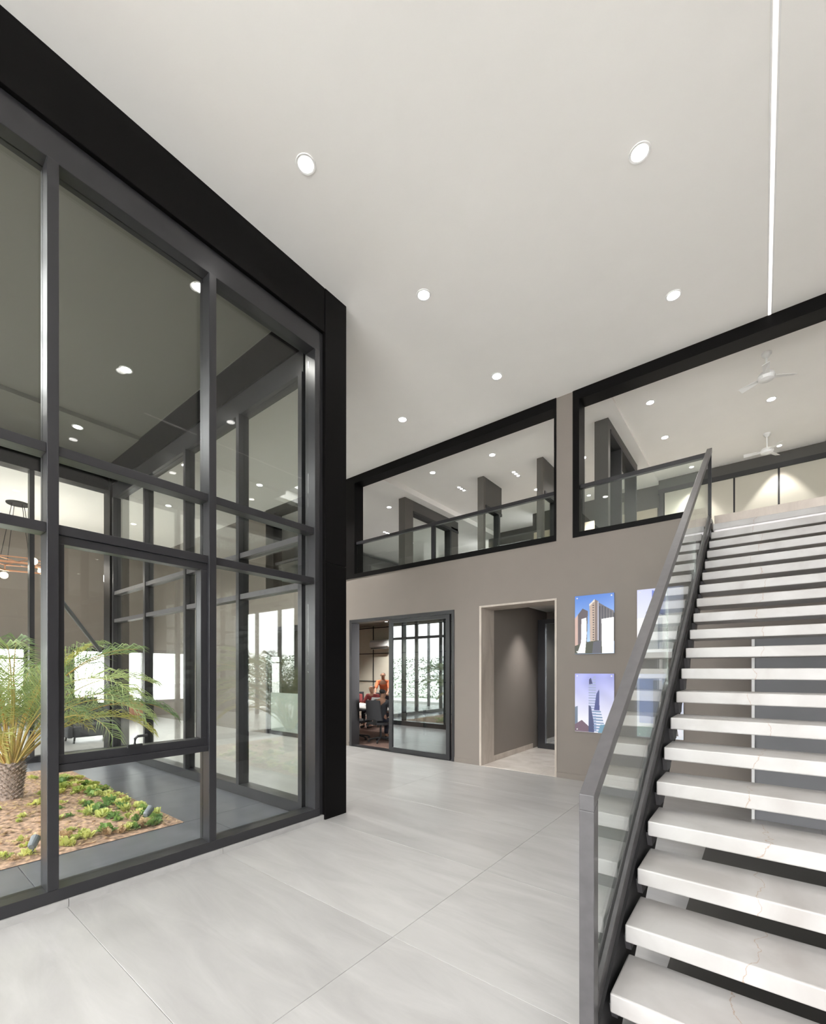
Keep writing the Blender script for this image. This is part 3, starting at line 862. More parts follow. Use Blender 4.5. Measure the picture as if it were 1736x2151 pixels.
# LED line in the ceiling
strip = thing('light_strip', 'thin glowing linear light strip running along the lobby ceiling', 'light strip', (0.06, 1.5, H))
box('profile', M_WHITE, strip, 0.036, 0.084, 2.6, YB - 0.02, H - 0.004, H + 0.03)
box('diffuser', M_STRIP, strip, 0.049, 0.071, 2.6, YB - 0.02, H - 0.007, H - 0.003)

# ceiling fans
def fan(x, y, label, az):
    f = thing('ceiling_fan', label, 'ceiling fan', (x, y, ZB_), az, 'white ceiling fans')
    MB().lathe([(0.05, 0.0), (0.05, -0.02), (0.018, -0.06)][::-1], 16).build('canopy', M_WHITE, f, local=True)
    MB().tube([(0, 0, -0.05), (0, 0, -0.24)], 0.011, 8).build('downrod', M_WHITE, f, local=True)
    MB().lathe([(0.02, -0.33), (0.075, -0.315), (0.09, -0.28), (0.075, -0.245), (0.02, -0.23)], 20).build('motor', M_WHITE, f, local=True)
    for k in range(3):
        a = k * 2.0944
        d = Vector((math.cos(a), math.sin(a), 0)); s = Vector((-math.sin(a), math.cos(a), 0)); z = Vector((0, 0, -0.285))
        mb = MB()
        vs = [d * 0.07 - s * 0.03 + z, d * 0.07 + s * 0.03 + z, d * 0.30 + s * 0.035 + z + Vector((0, 0, 0.012)), d * 0.30 - s * 0.035 + z - Vector((0, 0, 0.012))]
        vs += [v + Vector((0, 0, 0.006)) for v in vs]
        mb._add(vs, [(0, 3, 2, 1), (4, 5, 6, 7), (0, 1, 5, 4), (1, 2, 6, 5), (2, 3, 7, 6), (3, 0, 4, 7)])
        mb.build('blade', M_WHITE, f, local=True)
fan(0.04, 6.75, 'white three-blade ceiling fan nearer the stair opening', 0.5)
fan(0.06, 9.04, 'white three-blade ceiling fan farther back by the panels', 1.1)

# pendant with bulbs in the left lounge
pen = thing('pendant_lamp', 'copper framed pendant with round warm bulbs hanging beyond the courtyard', 'pendant lamp', (-12.98, 2.27, H))
MB().lathe([(0.20, -0.03), (0.21, -0.02), (0.21, 0.0)], 28).build('canopy', M_BLACK, pen, local=True)
ring = []
for k in range(4):
    a = k * 1.5708 + 0.4
    MB().tube([(0.12 * math.cos(a), 0.12 * math.sin(a), -0.03), (0.34 * math.cos(a), 0.34 * math.sin(a), -1.28)], 0.006, 6).build('cable', M_BLACK, pen, local=True)
bars = MB()
hexa = [(0.62 * math.cos(k * 1.0472 + 0.2), 0.62 * math.sin(k * 1.0472 + 0.2)) for k in range(6)]
for k in range(6):
    (x0, y0), (x1, y1) = hexa[k], hexa[(k + 1) % 6]
    bars.tube([(x0, y0, -1.42), (x1, y1, -1.42)], 0.018, 8)
    bars.tube([(x0, y0, -1.30), (x1, y1, -1.30)], 0.012, 8)
    bars.tube([(x0, y0, -1.42), (x0, y0, -1.30)], 0.012, 8)
for k in (0, 1, 2):
    (x0, y0), (x1, y1) = hexa[k], hexa[k + 3]
    bars.tube([(x0, y0, -1.30), (x1, y1, -1.30)], 0.010, 6)
bars.build('copper_frame', M_COPPER, pen, local=True)
for k, (x, y) in enumerate(hexa):
    z = -1.53 if k % 2 else -1.36
    sp = [(0.075 * math.sin(t) + 0.001, -0.075 * math.cos(t)) for t in [i * math.pi / 10 for i in range(11)]]
    MB().lathe(sp, 16, c=(x * 1.08, y * 1.08, z)).build('bulb', M_BULB, pen, smooth=True, local=True)
    if k % 2 == 0:
        l = bpy.data.lights.new('bulb_glow', 'POINT'); l.energy = 45; l.color = (1.0, 0.95, 0.90); l.shadow_soft_size = 0.09 * K
        o = bpy.data.objects.new('bulb_glow', l); COL.objects.link(o); o.location = (-12.98 + x * 1.3, 2.27 + y * 1.3, H + z)

# ---------------------------------------------------------------- staircase
X0S, X1S = -0.43, 1.25
RISE, RUN, YS, ZS = 0.1465, 0.2225, 1.685, 0.293
stairs = thing('staircase', 'open-riser staircase of pale marble treads on black steel stringers', 'staircase', (0.4, 1.3, 0))
def nose(y): return ZS + RISE / RUN * (y - YS)
tm = MB(); tm.box(-(X1S - X0S) / 2, (X1S - X0S) / 2, 0, 0.285, -0.070, 0)
tme = tm.mesh('tread', M_MARBLE)
for i in range(-1, 20):
    o = bpy.data.objects.new('tread', tme); COL.objects.link(o); o.parent = stairs
    o.location = Vector(((X0S + X1S) / 2, YS + i * RUN, ZS + i * RISE)) - wloc(stairs)
    b = o.modifiers.new('bevel', 'BEVEL'); b.width = 0.006 * K; b.segments = 2
yl = YS + 20 * RUN
land = box('landing_slab', M_WARMMARBLE, stairs, X0S, X1S + 2.3, yl - 0.02, YB + 0.62, ZU - 0.19, ZU + 0.004, 0.004)
land['label'] = 'warm marble slab at the stair head'
def sloped(y0, y1, zlo, zhi):
    return [(y0, nose(y0) + zlo), (y1, nose(y1) + zlo), (y1, nose(y1) + zhi), (y0, nose(y0) + zhi)]
for xa, xb in ((-0.478, -0.446), (X1S + 0.016, X1S + 0.048)):
    y0 = 1.30
    poly = [(y0, 0.0), (YS + 0.24 - 0.02, 0.0), (YB + 0.08, nose(YB + 0.08) - 0.28), (YB + 0.08, nose(YB + 0.08) - 0.033), (y0, nose(y0) - 0.033)]
    MB().prism_x(poly, xa, xb).build('stringer', M_BLACK, stairs)
br = MB()
for i in range(-1, 20):
    yy = YS + i * RUN; zz = ZS + i * RISE - 0.071
    br.prism_x([(yy + 0.05, zz), (yy + 0.09, zz - 0.075), (yy + 0.20, zz - 0.075), (yy + 0.24, zz)], -0.447, -0.425)
    o = br.build('tread_bracket', M_STEEL, stairs); br = MB()
# understair beams
plinth = box('stair_plinth', M_DGREY, None, -0.36, X1S, 2.1, 5.2, 0.0, 0.02)
tag(plinth, 'low black plinth on the floor under the open stairs', 'plinth')

rail = thing('stair_balustrade', 'glass stair balustrade with charcoal steel handrail and newel post', 'balustrade', (-0.475, 1.6, 0))
XR0, XR1 = -0.50, -0.45
ZR = 1.022          # top of newel
yp0, yp1 = 1.565, 1.615
s_ = RISE / RUN
zrail = lambda y: ZR + s_ * (y - yp0)
MB().prism_x([(yp0, 0.0), (yp1, 0.0), (yp1, zrail(yp1) - 0.056), (yp0, zrail(yp0) - 0.056)], XR0, XR1).build('newel_post', M_STEEL, rail, bevel=0.002)
ye_ = 6.09
MB().prism_x([(yp0, zrail(yp0) - 0.055), (ye_, zrail(ye_) - 0.055), (ye_, zrail(ye_)), (yp0, zrail(yp0))], XR0, XR1).build('handrail', M_STEEL, rail, bevel=0.002)
box('end_post', M_FRAME, rail, XR0 + 0.004, XR1 - 0.004, ye_ - 0.05, ye_, ZU - 0.02, zrail(ye_) - 0.05)
ch = sloped(yp1, YB + 0.10, -0.033, 0.055)
MB().prism_x(ch, -0.492, -0.482).prism_x(sloped(yp1, YB + 0.10, -0.033, 0.0), -0.482, -0.468).prism_x(ch, -0.468, -0.458).build('glazing_channel', M_STEEL, rail)
MB().prism_x(sloped(yp1, YB + 0.10, 0.05, 0.062), -0.4955, -0.4805).prism_x(sloped(yp1, YB + 0.10, 0.05, 0.062), -0.4695, -0.4545).build('glazing_bead', M_STEEL, rail)
for a, b in ((yp1 + 0.012, 3.215), (3.222, 4.70), (4.707, 5.98)):
    MB().prism_x([(a, nose(a) + 0.0), (b, nose(b) + 0.0), (b, zrail(b) - 0.05), (a, zrail(a) - 0.05)], -0.481, -0.470).build('pane', M_RAILGLASS, rail)

# partition under the stairs
ups = box('wall_understair', M_GREY, None, -0.058, 3.2, 5.47, YB, 0, 1.78)
struct(ups, 'low bluish-grey store partition under the stairs', 'wall')
MB().box(-0.082, -0.058, 5.455, 5.50, 0, 1.78).build('edge_trim', M_EDGE, ups)

# skirting along the back wall
sk = thing('baseboard_back', 'slim grey tile skirting along the back wall', 'baseboard', (-1.0, YB, 0), kind='structure')
for a, b in ((-3.855, -3.40), (-2.20, -0.06), (-7.14, -6.28), (-15.4, -9.1)):
    box('skirting_board', M_WALL, sk, a, b, YB - 0.012, YB, 0, 0.075)

# ---------------------------------------------------------------- ground floor doors
M_FILM = plain('frosted_film', (0.30, 0.34, 0.31), 0.35)
M_DOORGLASS = glass('grey_door_glass', (0.55, 0.58, 0.57), 0.13)
def sliding_door(name, label, x0, x1, ztop, split, panel1, has_side=True, pane=None):
    d = thing(name, label, 'sliding door', ((x0 + x1) / 2, YB, 0), kind='structure')
    ya, yb = YB - 0.01, YB + T
    box('head', M_FRAME, d, x0, x1, ya, yb, ztop - 0.06, ztop)
    box('jamb', M_FRAME, d, x0, x0 + 0.06, ya, yb, 0, ztop - 0.06)
    box('jamb', M_FRAME, d, x1 - 0.05, x1, ya, yb, 0, ztop - 0.06)
    zz = ztop - 0.06
    ys_ = YB + 0.02
    lf = box('sliding_leaf', M_FRAME, d, split, split + 0.075, ys_, ys_ + 0.05, 0.012, zz)
    box('leaf_stile', M_FRAME, lf, panel1 - 0.035, panel1 + 0.035, ys_, ys_ + 0.05, 0.012, zz)
    box('leaf_rail', M_FRAME, lf, split + 0.075, panel1 - 0.035, ys_, ys_ + 0.05, 0.012, 0.085)
    box('leaf_rail', M_FRAME, lf, split + 0.075, panel1 - 0.035, ys_, ys_ + 0.05, zz - 0.06, zz)
    box('leaf_pane', pane or M_MIRRORGLASS, lf, split + 0.075, panel1 - 0.035, ys_ + 0.02, ys_ + 0.028, 0.085, zz - 0.06)
    if has_side:
        box('fixed_stile', M_FRAME, d, panel1 + 0.05, panel1 + 0.09, ys_ + 0.06, ys_ + 0.11, 0.012, zz)
        box('fixed_pane', M_MIRRORGLASS, d, panel1 + 0.09, x1 - 0.05, ys_ + 0.08, ys_ + 0.088, 0.012, zz)
    box('track', M_FRAME, d, x0 + 0.06, x1 - 0.05, ys_, yb - 0.02, 0.0, 0.012)
    return d
sliding_door('door_1', 'black framed glass sliding door standing half open to the meeting room', -6.26, -3.858, 2.425, -5.27, -4.00)
sliding_door('door_2', 'black framed glass sliding door seen through the courtyard glass', -9.05, -7.15, 2.44, -8.99, -7.25, False, M_DOORGLASS)
box('frosted_film', M_FILM, bpy.data.objects['door_2'], -8.915, -7.285, YB + 0.033, YB + 0.038, 0.085, 0.95)

# marble lined doorway
dw = thing('door_3', 'pale marble lined doorway leading into a cream marble passage', 'doorway', (-2.8, YB, 0), kind='structure')
ya, yb = YB - 0.012, YB + T + 0.02
yb = YB + 0.40
box('jamb_lining', M_WARMMARBLE, dw, -3.40, -3.365, ya, yb, 0, 2.44, 0.002)
box('jamb_lining', M_WARMMARBLE, dw, -2.226, -2.198, ya, yb, 0, 2.44, 0.002)
box('head_lining', M_WARMMARBLE, dw, -3.372, -2.226, ya, yb, 2.412, 2.44, 0.002)
pf = MB().box(-3.372, -1.2, YB, 8.6, -0.011, -0.004).build('floor_passage', M_GROUT)
struct(pf, 'polished cream marble floor of the passage', 'floor')
for y0, y1 in ((YB + 0.002, 6.9), (6.9, 7.8), (7.8, 8.6)):
    for x0, x1 in ((-3.37, -2.46), (-2.46, -1.3)):
        tile(x0, x1, y0, y1, M_MFLOOR, pf, 'marble_tile', -0.004, 0.003)
pw = MB().box(-3.60, -3.385, YB + 0.40, 8.6, 0, 2.9).box(-3.60, -1.2, 8.6, 8.8, 0, 2.9).box(-1.3, -1.2, YB + T, 8.6, 0, 2.9).build('wall_passage', M_WALL)
struct(pw, 'taupe walls of the marble passage', 'wall')
MB().box(-3.385, -3.372, YB + 0.40, 7.9, 0.003, 0.09).build('skirting_board', M_WARMMARBLE, pw)
pc = MB().box(-3.6, -1.2, YB + T, 8.8, 2.62, 2.75).build('ceiling_passage', M_CEIL)
struct(pc, 'white ceiling of the marble passage', 'ceiling')
pd = thing('door_4', 'black framed glass door at the end of the marble passage', 'door', (-2.6, 8.0, 0), kind='structure')
box('door_post', M_FRAME, pd, -3.30, -3.16, 7.95, 8.03, 0.003, 2.40)
box('door_head', M_FRAME, pd, -3.16, -1.35, 7.95, 8.03, 2.32, 2.40)
box('door_rail', M_FRAME, pd, -3.16, -1.35, 7.95, 8.03, 0.003, 0.10)
box('pane', M_MIRRORGLASS, pd, -3.16, -1.35, 7.985, 7.993, 0.10, 2.32)
downlight(-2.95, 7.3, 2.62, 'round downlight in the low passage ceiling', 'passage lamp', power=1.3, size=0.7, angle=85, blend=1.0)

# ---------------------------------------------------------------- framed prints (acrylic boards on stand-offs)
def canvas(w, h, fn):
    px = np.zeros((h, w, 4), np.float32); px[..., 3] = 1
    yy, xx = np.mgrid[0:h, 0:w]
    fn(px, xx / (w - 1), 1 - yy / (h - 1) * 1.0)      # x to the right, y downwards from the top
    return px
def poly_mask(X, Y, pts):
    m = np.zeros(X.shape, bool); n = len(pts); j = n - 1
    for i in range(n):
        xi, yi = pts[i]; xj_, yj_ = pts[j]
        c = ((yi > Y) != (yj_ > Y)) & (X < (xj_ - xi) * (Y - yi) / (yj_ - yi + 1e-9) + xi)
        m ^= c; j = i
    return m
def fillp(px, X, Y, pts, col):
    px[poly_mask(X, Y, pts), :3] = col
def towers(px, X, Y):
    t = np.clip(Y / 0.75, 0, 1)[..., None]
    px[..., :3] = np.array([0.33, 0.50, 0.82]) * (1 - t) + np.array([0.66, 0.78, 0.95]) * t
    fillp(px, X, Y, [(0.0, 0.38), (0.10, 0.30), (0.10, 1), (0.0, 1)], (0.78, 0.66, 0.62))
    fillp(px, X, Y, [(0.08, 0.32), (0.20, 0.22), (0.34, 0.27), (0.31, 0.86), (0.08, 0.86)], (0.36, 0.32, 0.34))
    fillp(px, X, Y, [(0.38, 0.15), (0.52, 0.08), (0.52, 0.90), (0.40, 0.90)], (0.74, 0.66, 0.60))
    fillp(px, X, Y, [(0.52, 0.08), (0.62, 0.12), (0.62, 0.90), (0.52, 0.90)], (0.50, 0.44, 0.42))
    fillp(px, X, Y, [(0.62, 0.14), (0.80, 0.22), (1.0, 0.30), (1.0, 0.92), (0.62, 0.92)], (0.40, 0.38, 0.40))
    fillp(px, X, Y, [(0.37, 0.16), (0.51, 0.075), (0.52, 0.11), (0.38, 0.19)], (0.88, 0.86, 0.84))
    w = (np.sin(Y * 150) > 0.1)
    a = poly_mask(X, Y, [(0.46, 0.14), (0.50, 0.14), (0.50, 0.8), (0.47, 0.8)]) & w
    px[a, :3] = (0.30, 0.28, 0.30)
    a = (X > 0.63) & (Y > 0.2) & (Y < 0.8) & (np.sin(X * 90) > 0.2) & (Y > 0.14 + (X - 0.62) * 0.5)
    px[a, :3] = (0.24, 0.24, 0.28)
    a = (np.abs(X - 0.605) < 0.012) & (Y > 0.12) & (Y < 0.85); px[a, :3] = (0.80, 0.82, 0.9)
    fillp(px, X, Y, [(0.0, 0.86), (0.3, 0.80), (0.6, 0.78), (1, 0.85), (1, 1), (0, 1)], (0.26, 0.27, 0.22))
    fillp(px, X, Y, [(0.48, 0.80), (0.68, 0.78), (0.68, 1), (0.45, 1)], (0.34, 0.34, 0.38))
    fillp(px, X, Y, [(0.17, 0.40), (0.30, 0.38), (0.31, 0.66), (0.27, 0.99), (0.06, 0.99), (0.16, 0.80)], (0.97, 0.97, 0.98))
    fillp(px, X, Y, [(0.69, 0.42), (1.0, 0.40), (1.0, 1.0), (0.70, 1.0)], (0.97, 0.97, 0.98))
def skyscraper(px, X, Y):
    n = 0.5 + 0.5 * np.sin(X * 7 + np.sin(Y * 9) * 1.5) * np.cos(Y * 6 - X * 3)
    t = np.clip(Y * 1.3, 0, 1)
    base = np.stack([0.62 + 0.30 * t, 0.64 + 0.28 * t, 0.90 + 0.07 * t], -1)
    px[..., :3] = base + (n[..., None] - 0.5) * 0.12 * (1 - t[..., None])
    a = poly_mask(X, Y, [(0.36, 0.14), (0.54, 0.02), (0.56, 0.98), (0.36, 0.98)]) & (np.sin(Y * 140) > -0.2)
    px[a, :3] = (0.62, 0.66, 0.80)
    fillp(px, X, Y, [(0.37, 0.10), (0.42, 0.07), (0.46, 0.17), (0.37, 0.18)], (0.22, 0.23, 0.42))
    fillp(px, X, Y, [(0.56, 0.34), (0.63, 0.26), (0.64, 0.62), (0.50, 0.62)], (0.30, 0.33, 0.55))
    fillp(px, X, Y, [(0.36, 0.54), (0.42, 0.56), (0.50, 0.86), (0.50, 1), (0.36, 1)], (0.30, 0.33, 0.48))
    a = poly_mask(X, Y, [(0.46, 0.62), (0.66, 0.60), (0.80, 0.98), (0.50, 0.98)]) & (np.sin(Y * 130) > 0)
    px[a, :3] = (0.50, 0.60, 0.74)
    fillp(px, X, Y, [(0.0, 0.58), (0.07, 0.56), (0.07, 1), (0, 1)], (0.45, 0.50, 0.58))
    fillp(px, X, Y, [(0.0, 0.88), (0.18, 0.80), (0.36, 0.90), (0.36, 1), (0, 1)], (0.46, 0.38, 0.44))
    fillp(px, X, Y, [(0.66, 0.86), (1, 0.84), (1, 1), (0.60, 1)], (0.46, 0.62, 0.72))
def glass_tower(px, X, Y):
    t = np.clip(Y * 1.5, 0, 1)
    px[..., :3] = np.stack([0.74 + 0.18 * t, 0.76 + 0.17 * t, 0.93 + 0.04 * t], -1)
    fillp(px, X, Y, [(0.33, 0.02), (0.62, 0.10), (0.62, 0.45), (0.33, 0.32)], (0.25, 0.36, 0.74))
    fillp(px, X, Y, [(0.20, 0.36), (0.30, 0.28), (0.30, 0.6), (0.20, 0.6)], (0.66, 0.68, 0.82))
    fillp(px, X, Y, [(0.0, 0.46), (1.0, 0.40), (1.0, 0.98), (0.0, 0.98)], (0.96, 0.96, 0.98))
    fillp(px, X, Y, [(0.46, 0.46), (0.56, 0.46), (0.56, 0.95), (0.46, 0.95)], (0.50, 0.54, 0.64))
    fillp(px, X, Y, [(0.70, 0.78), (1, 0.86), (1, 0.92), (0.7, 0.84)], (0.62, 0.66, 0.68))
def street_block(px, X, Y):
    t = np.clip(Y * 1.2, 0, 1)
    px[..., :3] = np.stack([0.70 + 0.2 * t, 0.74 + 0.18 * t, 0.92 + 0.04 * t], -1)
    fillp(px, X, Y, [(0.05, 0.08), (0.36, 0.08), (0.36, 0.78), (0.05, 0.78)], (0.56, 0.64, 0.88))
    fillp(px, X, Y, [(0.36, 0.10), (0.54, 0.10), (0.54, 0.80), (0.36, 0.80)], (0.40, 0.44, 0.56))
    fillp(px, X, Y, [(0.54, 0.16), (0.76, 0.14), (0.76, 0.9), (0.54, 0.9)], (0.86, 0.88, 0.92))
    fillp(px, X, Y, [(0.70, 0.70), (0.80, 0.42), (1.0, 0.95), (0.6, 0.95)], (0.93, 0.93, 0.97))
    fillp(px, X, Y, [(0.78, 0.74), (0.82, 0.62), (0.90, 0.95), (0.76, 0.95)], (0.42, 0.40, 0.40))
    fillp(px, X, Y, [(0.0, 0.84), (0.6, 0.80), (0.6, 1), (0, 1)], (0.72, 0.80, 0.78))
def print_mat(name, fn, w=150, h=236):
    px = canvas(w, h, fn)[::-1]
    # rows run bottom to top in the image buffer
    px = canvas(w, h, fn)
    img = bpy.data.images.new(name, w, h)
    img.pixels.foreach_set(np.clip(px, 0, 1).ravel()); img.pack()
    m, nt, n, l, p = new_mat(name)
    tc = n.new('ShaderNodeTexCoord'); sp = n.new('ShaderNodeSeparateXYZ'); cb = n.new('ShaderNodeCombineXYZ')
    l.new(tc.outputs['Generated'], sp.inputs[0]); l.new(sp.outputs['X'], cb.inputs['X']); l.new(sp.outputs['Z'], cb.inputs['Y'])
    ti = n.new('ShaderNodeTexImage'); ti.image = img; ti.extension = 'EXTEND'
    l.new(cb.outputs[0], ti.inputs['Vector']); l.new(ti.outputs['Color'], p.inputs['Base Color'])
    p.inputs['Roughness'].default_value = 0.22
    return m
def framed_print(x0, x1, z0, z1, fn, nm, label):
    p = thing('wall_print', label, 'picture', ((x0 + x1) / 2, YB, z0), group='acrylic prints on the back wall')
    box('printed_board', print_mat(nm, fn), p, x0, x1, YB - 0.030, YB - 0.018, z0, z1, 0.0)
    for sx in (x0 + 0.03, x1 - 0.03):
        for sz in (z0 + 0.03, z1 - 0.03):
            s = MB(); s.tube([(sx, YB - 0.036, sz), (sx, YB, sz)], 0.009, 10); s.build('stand_off', M_WHITE, p)
framed_print(-1.945, -1.459, 1.671, 2.432, towers, 'print_towers', 'colour print of brown apartment towers under blue sky, upper left of four')
framed_print(-1.945, -1.459, 0.653, 1.413, skyscraper, 'print_skyscraper', 'pale blue print of a striped skyscraper, lower left of four')
framed_print(-1.197, -0.711, 1.671, 2.432, glass_tower, 'print_glass_tower', 'pale print with blue glass tower behind the stair handrail')
framed_print(-1.197, -0.711, 0.653, 1.413, street_block, 'print_street_block', 'pale blue print low behind the stair balustrade glass')

# ---------------------------------------------------------------- meeting room behind the sliding door
mf = MB().box(-12.4, -3.6, YB + T, 10.4, -0.011, 0.004).build('floor_meeting', M_CARPET)
struct(mf, 'brown carpet of the meeting room', 'floor')
mw = MB().box(-12.4, -3.6, 10.2, 10.4, 0, 3.0).box(-12.6, -12.4, YB + T, 10.4, 0, 3.0).build('wall_meeting', M_CREAM)
struct(mw, 'cream meeting room wall divided by thin black lines', 'wall')
mg = MB()
for z in (0.25, 1.12, 1.99, 2.80):
    MB().box(-12.4, -3.6, 10.185, 10.2, z - 0.012, z + 0.012).build('joint_strip', M_BLACK, mw)
for x in (-11.0, -9.65, -8.3, -6.95, -5.6, -4.25):
    MB().box(x - 0.012, x + 0.012, 10.185, 10.2, 0, 3.0).build('joint_strip', M_BLACK, mw)
mc = MB().box(-12.4, -3.6, YB + T, 10.4, 2.85, 3.0).build('ceiling_meeting', M_COURTCEIL)
struct(mc, 'dark ceiling of the meeting room', 'ceiling')
downlight(-8.4, 9.4, 2.85, 'unseen round downlight added over the far end of the meeting table', 'added meeting room lamps', power=2.0, size=0.7)  # unseen ceiling lamps, added to light the cream wall
downlight(-7.2, 7.6, 2.85, 'unseen round downlight added over the meeting table', 'added meeting room lamps', power=0.5, size=0.7)
downlight(-9.0, 8.2, 2.85, 'unseen round downlight added in the far corner of the meeting room', 'added meeting room lamps', power=2.0, size=0.7)
ac = thing('air_conditioner', 'white split air conditioner high on the cream meeting room wall', 'air conditioner', (-9.2, 10.18, 2.12))
MB().prism_x([(10.18, 2.12), (10.18, 2.40), (10.03, 2.40), (9.98, 2.34), (9.98, 2.20), (10.06, 2.12)][::-1], -9.62, -8.85).build('body', M_WHITE, ac, bevel=0.01)
MB().box(-9.57, -8.9, 9.99, 10.06, 2.125, 2.15).build('air_flap', M_DGREY, ac)

tb = thing('meeting_table', 'white topped meeting table in the room behind the sliding door', 'table', (-7.0, 7.5, 0.004))
box('tabletop', M_WHITE, tb, -8.2, -5.85, 6.98, 8.05, 0.595, 0.625, 0.004)
for x in (-8.1, -5.95):
    for y in (7.08, 7.95):
        box('leg', M_BLACK, tb, x - 0.025, x + 0.025, y - 0.025, y + 0.025, 0.004, 0.595)
box('apron', M_BLACK, tb, -8.05, -6.0, 7.48, 7.54, 0.53, 0.595)
lp = thing('laptop', 'open white laptop on the meeting table', 'laptop', (-7.2, 7.55, 0.625))
MB().box(-0.15, 0.15, -0.1, 0.1, 0, 0.012).build('keyboard_base', M_WHITE, lp, local=True)
MB()._add([(-0.15, 0.1, 0.012), (0.15, 0.1, 0.012), (0.15, 0.16, 0.19), (-0.15, 0.16, 0.19), (-0.15, 0.108, 0.012), (0.15, 0.108, 0.012), (0.15, 0.168, 0.19), (-0.15, 0.168, 0.19)],
          [(0, 1, 2, 3), (5, 4, 7, 6), (0, 4, 5, 1), (1, 5, 6, 2), (2, 6, 7, 3), (3, 7, 4, 0)]).build('screen', M_WHITE, lp, local=True)

def office_chair(x, y, rz, label):
    c = thing('office_chair', label, 'chair', (x, y, 0.004), rz, 'black office chairs')
    MB().box(-0.21, 0.21, -0.20, 0.21, 0.36, 0.41).build('seat', M_DARKFAB, c, 0.015, local=True)
    MB()._add([(-0.19, -0.19, 0.45), (0.19, -0.19, 0.45), (0.17, -0.26, 0.86), (-0.17, -0.26, 0.86), (-0.19, -0.225, 0.45), (0.19, -0.225, 0.45), (0.17, -0.295, 0.86), (-0.17, -0.295, 0.86)],
              [(3, 2, 1, 0), (4, 5, 6, 7), (0, 1, 5, 4), (1, 2, 6, 5), (2, 3, 7, 6), (3, 0, 4, 7)]).build('backrest', M_DARKFAB, c, 0.01, local=True)
    MB().box(-0.03, 0.03, -0.23, -0.17, 0.36, 0.48).build('back_bracket', M_BLACK, c, local=True)
    MB().tube([(0, 0, 0.08), (0, 0, 0.36)], 0.022, 10).build('gas_column', M_BLACK, c, local=True)
    for k in range(5):
        a = k * 1.2566
        b = MB(); b.tube([(0.02 * math.cos(a), 0.02 * math.sin(a), 0.085), (0.24 * math.cos(a), 0.24 * math.sin(a), 0.055)], [0.02, 0.013], 8)
        l_ = b.build('base_spoke', M_BLACK, c, local=True)
        MB().tube([(0.24 * math.cos(a) - 0.012 * math.sin(a), 0.24 * math.sin(a) + 0.012 * math.cos(a), 0.026), (0.24 * math.cos(a) + 0.012 * math.sin(a), 0.24 * math.sin(a) - 0.012 * math.cos(a), 0.026)], 0.026, 10).build('castor', M_BLACK, l_, local=True)
    for s in (-1, 1):
        MB().tube([(s * 0.20, -0.05, 0.39), (s * 0.25, -0.05, 0.42), (s * 0.25, -0.05, 0.55), (s * 0.25, 0.10, 0.56)], 0.014, 8).build('armrest', M_BLACK, c, local=True)
    return c

# ---------------------------------------------------------------- people (drawn in metres, then brought to drawing units)
def skin_obj(name, pts, edges, mat, parent, levels=2):
    me = bpy.data.meshes.new(name)
    me.from_pydata([tuple(Vector(p[:3]) / K) for p in pts], edges, [])
    o = bpy.data.objects.new(name, me); COL.objects.link(o); o.parent = parent
    o.modifiers.new('skin', 'SKIN')
    for v, p in zip(me.skin_vertices[0].data, pts):
        v.radius = (p[3] / K, (p[4] if len(p) > 4 else p[3]) / K)
    me.skin_vertices[0].data[0].use_root = True
    o.modifiers['skin'].use_smooth_shade = True
    s = o.modifiers.new('subdivision', 'SUBSURF'); s.levels = 1; s.render_levels = levels
    me.materials.append(mat)
    return o

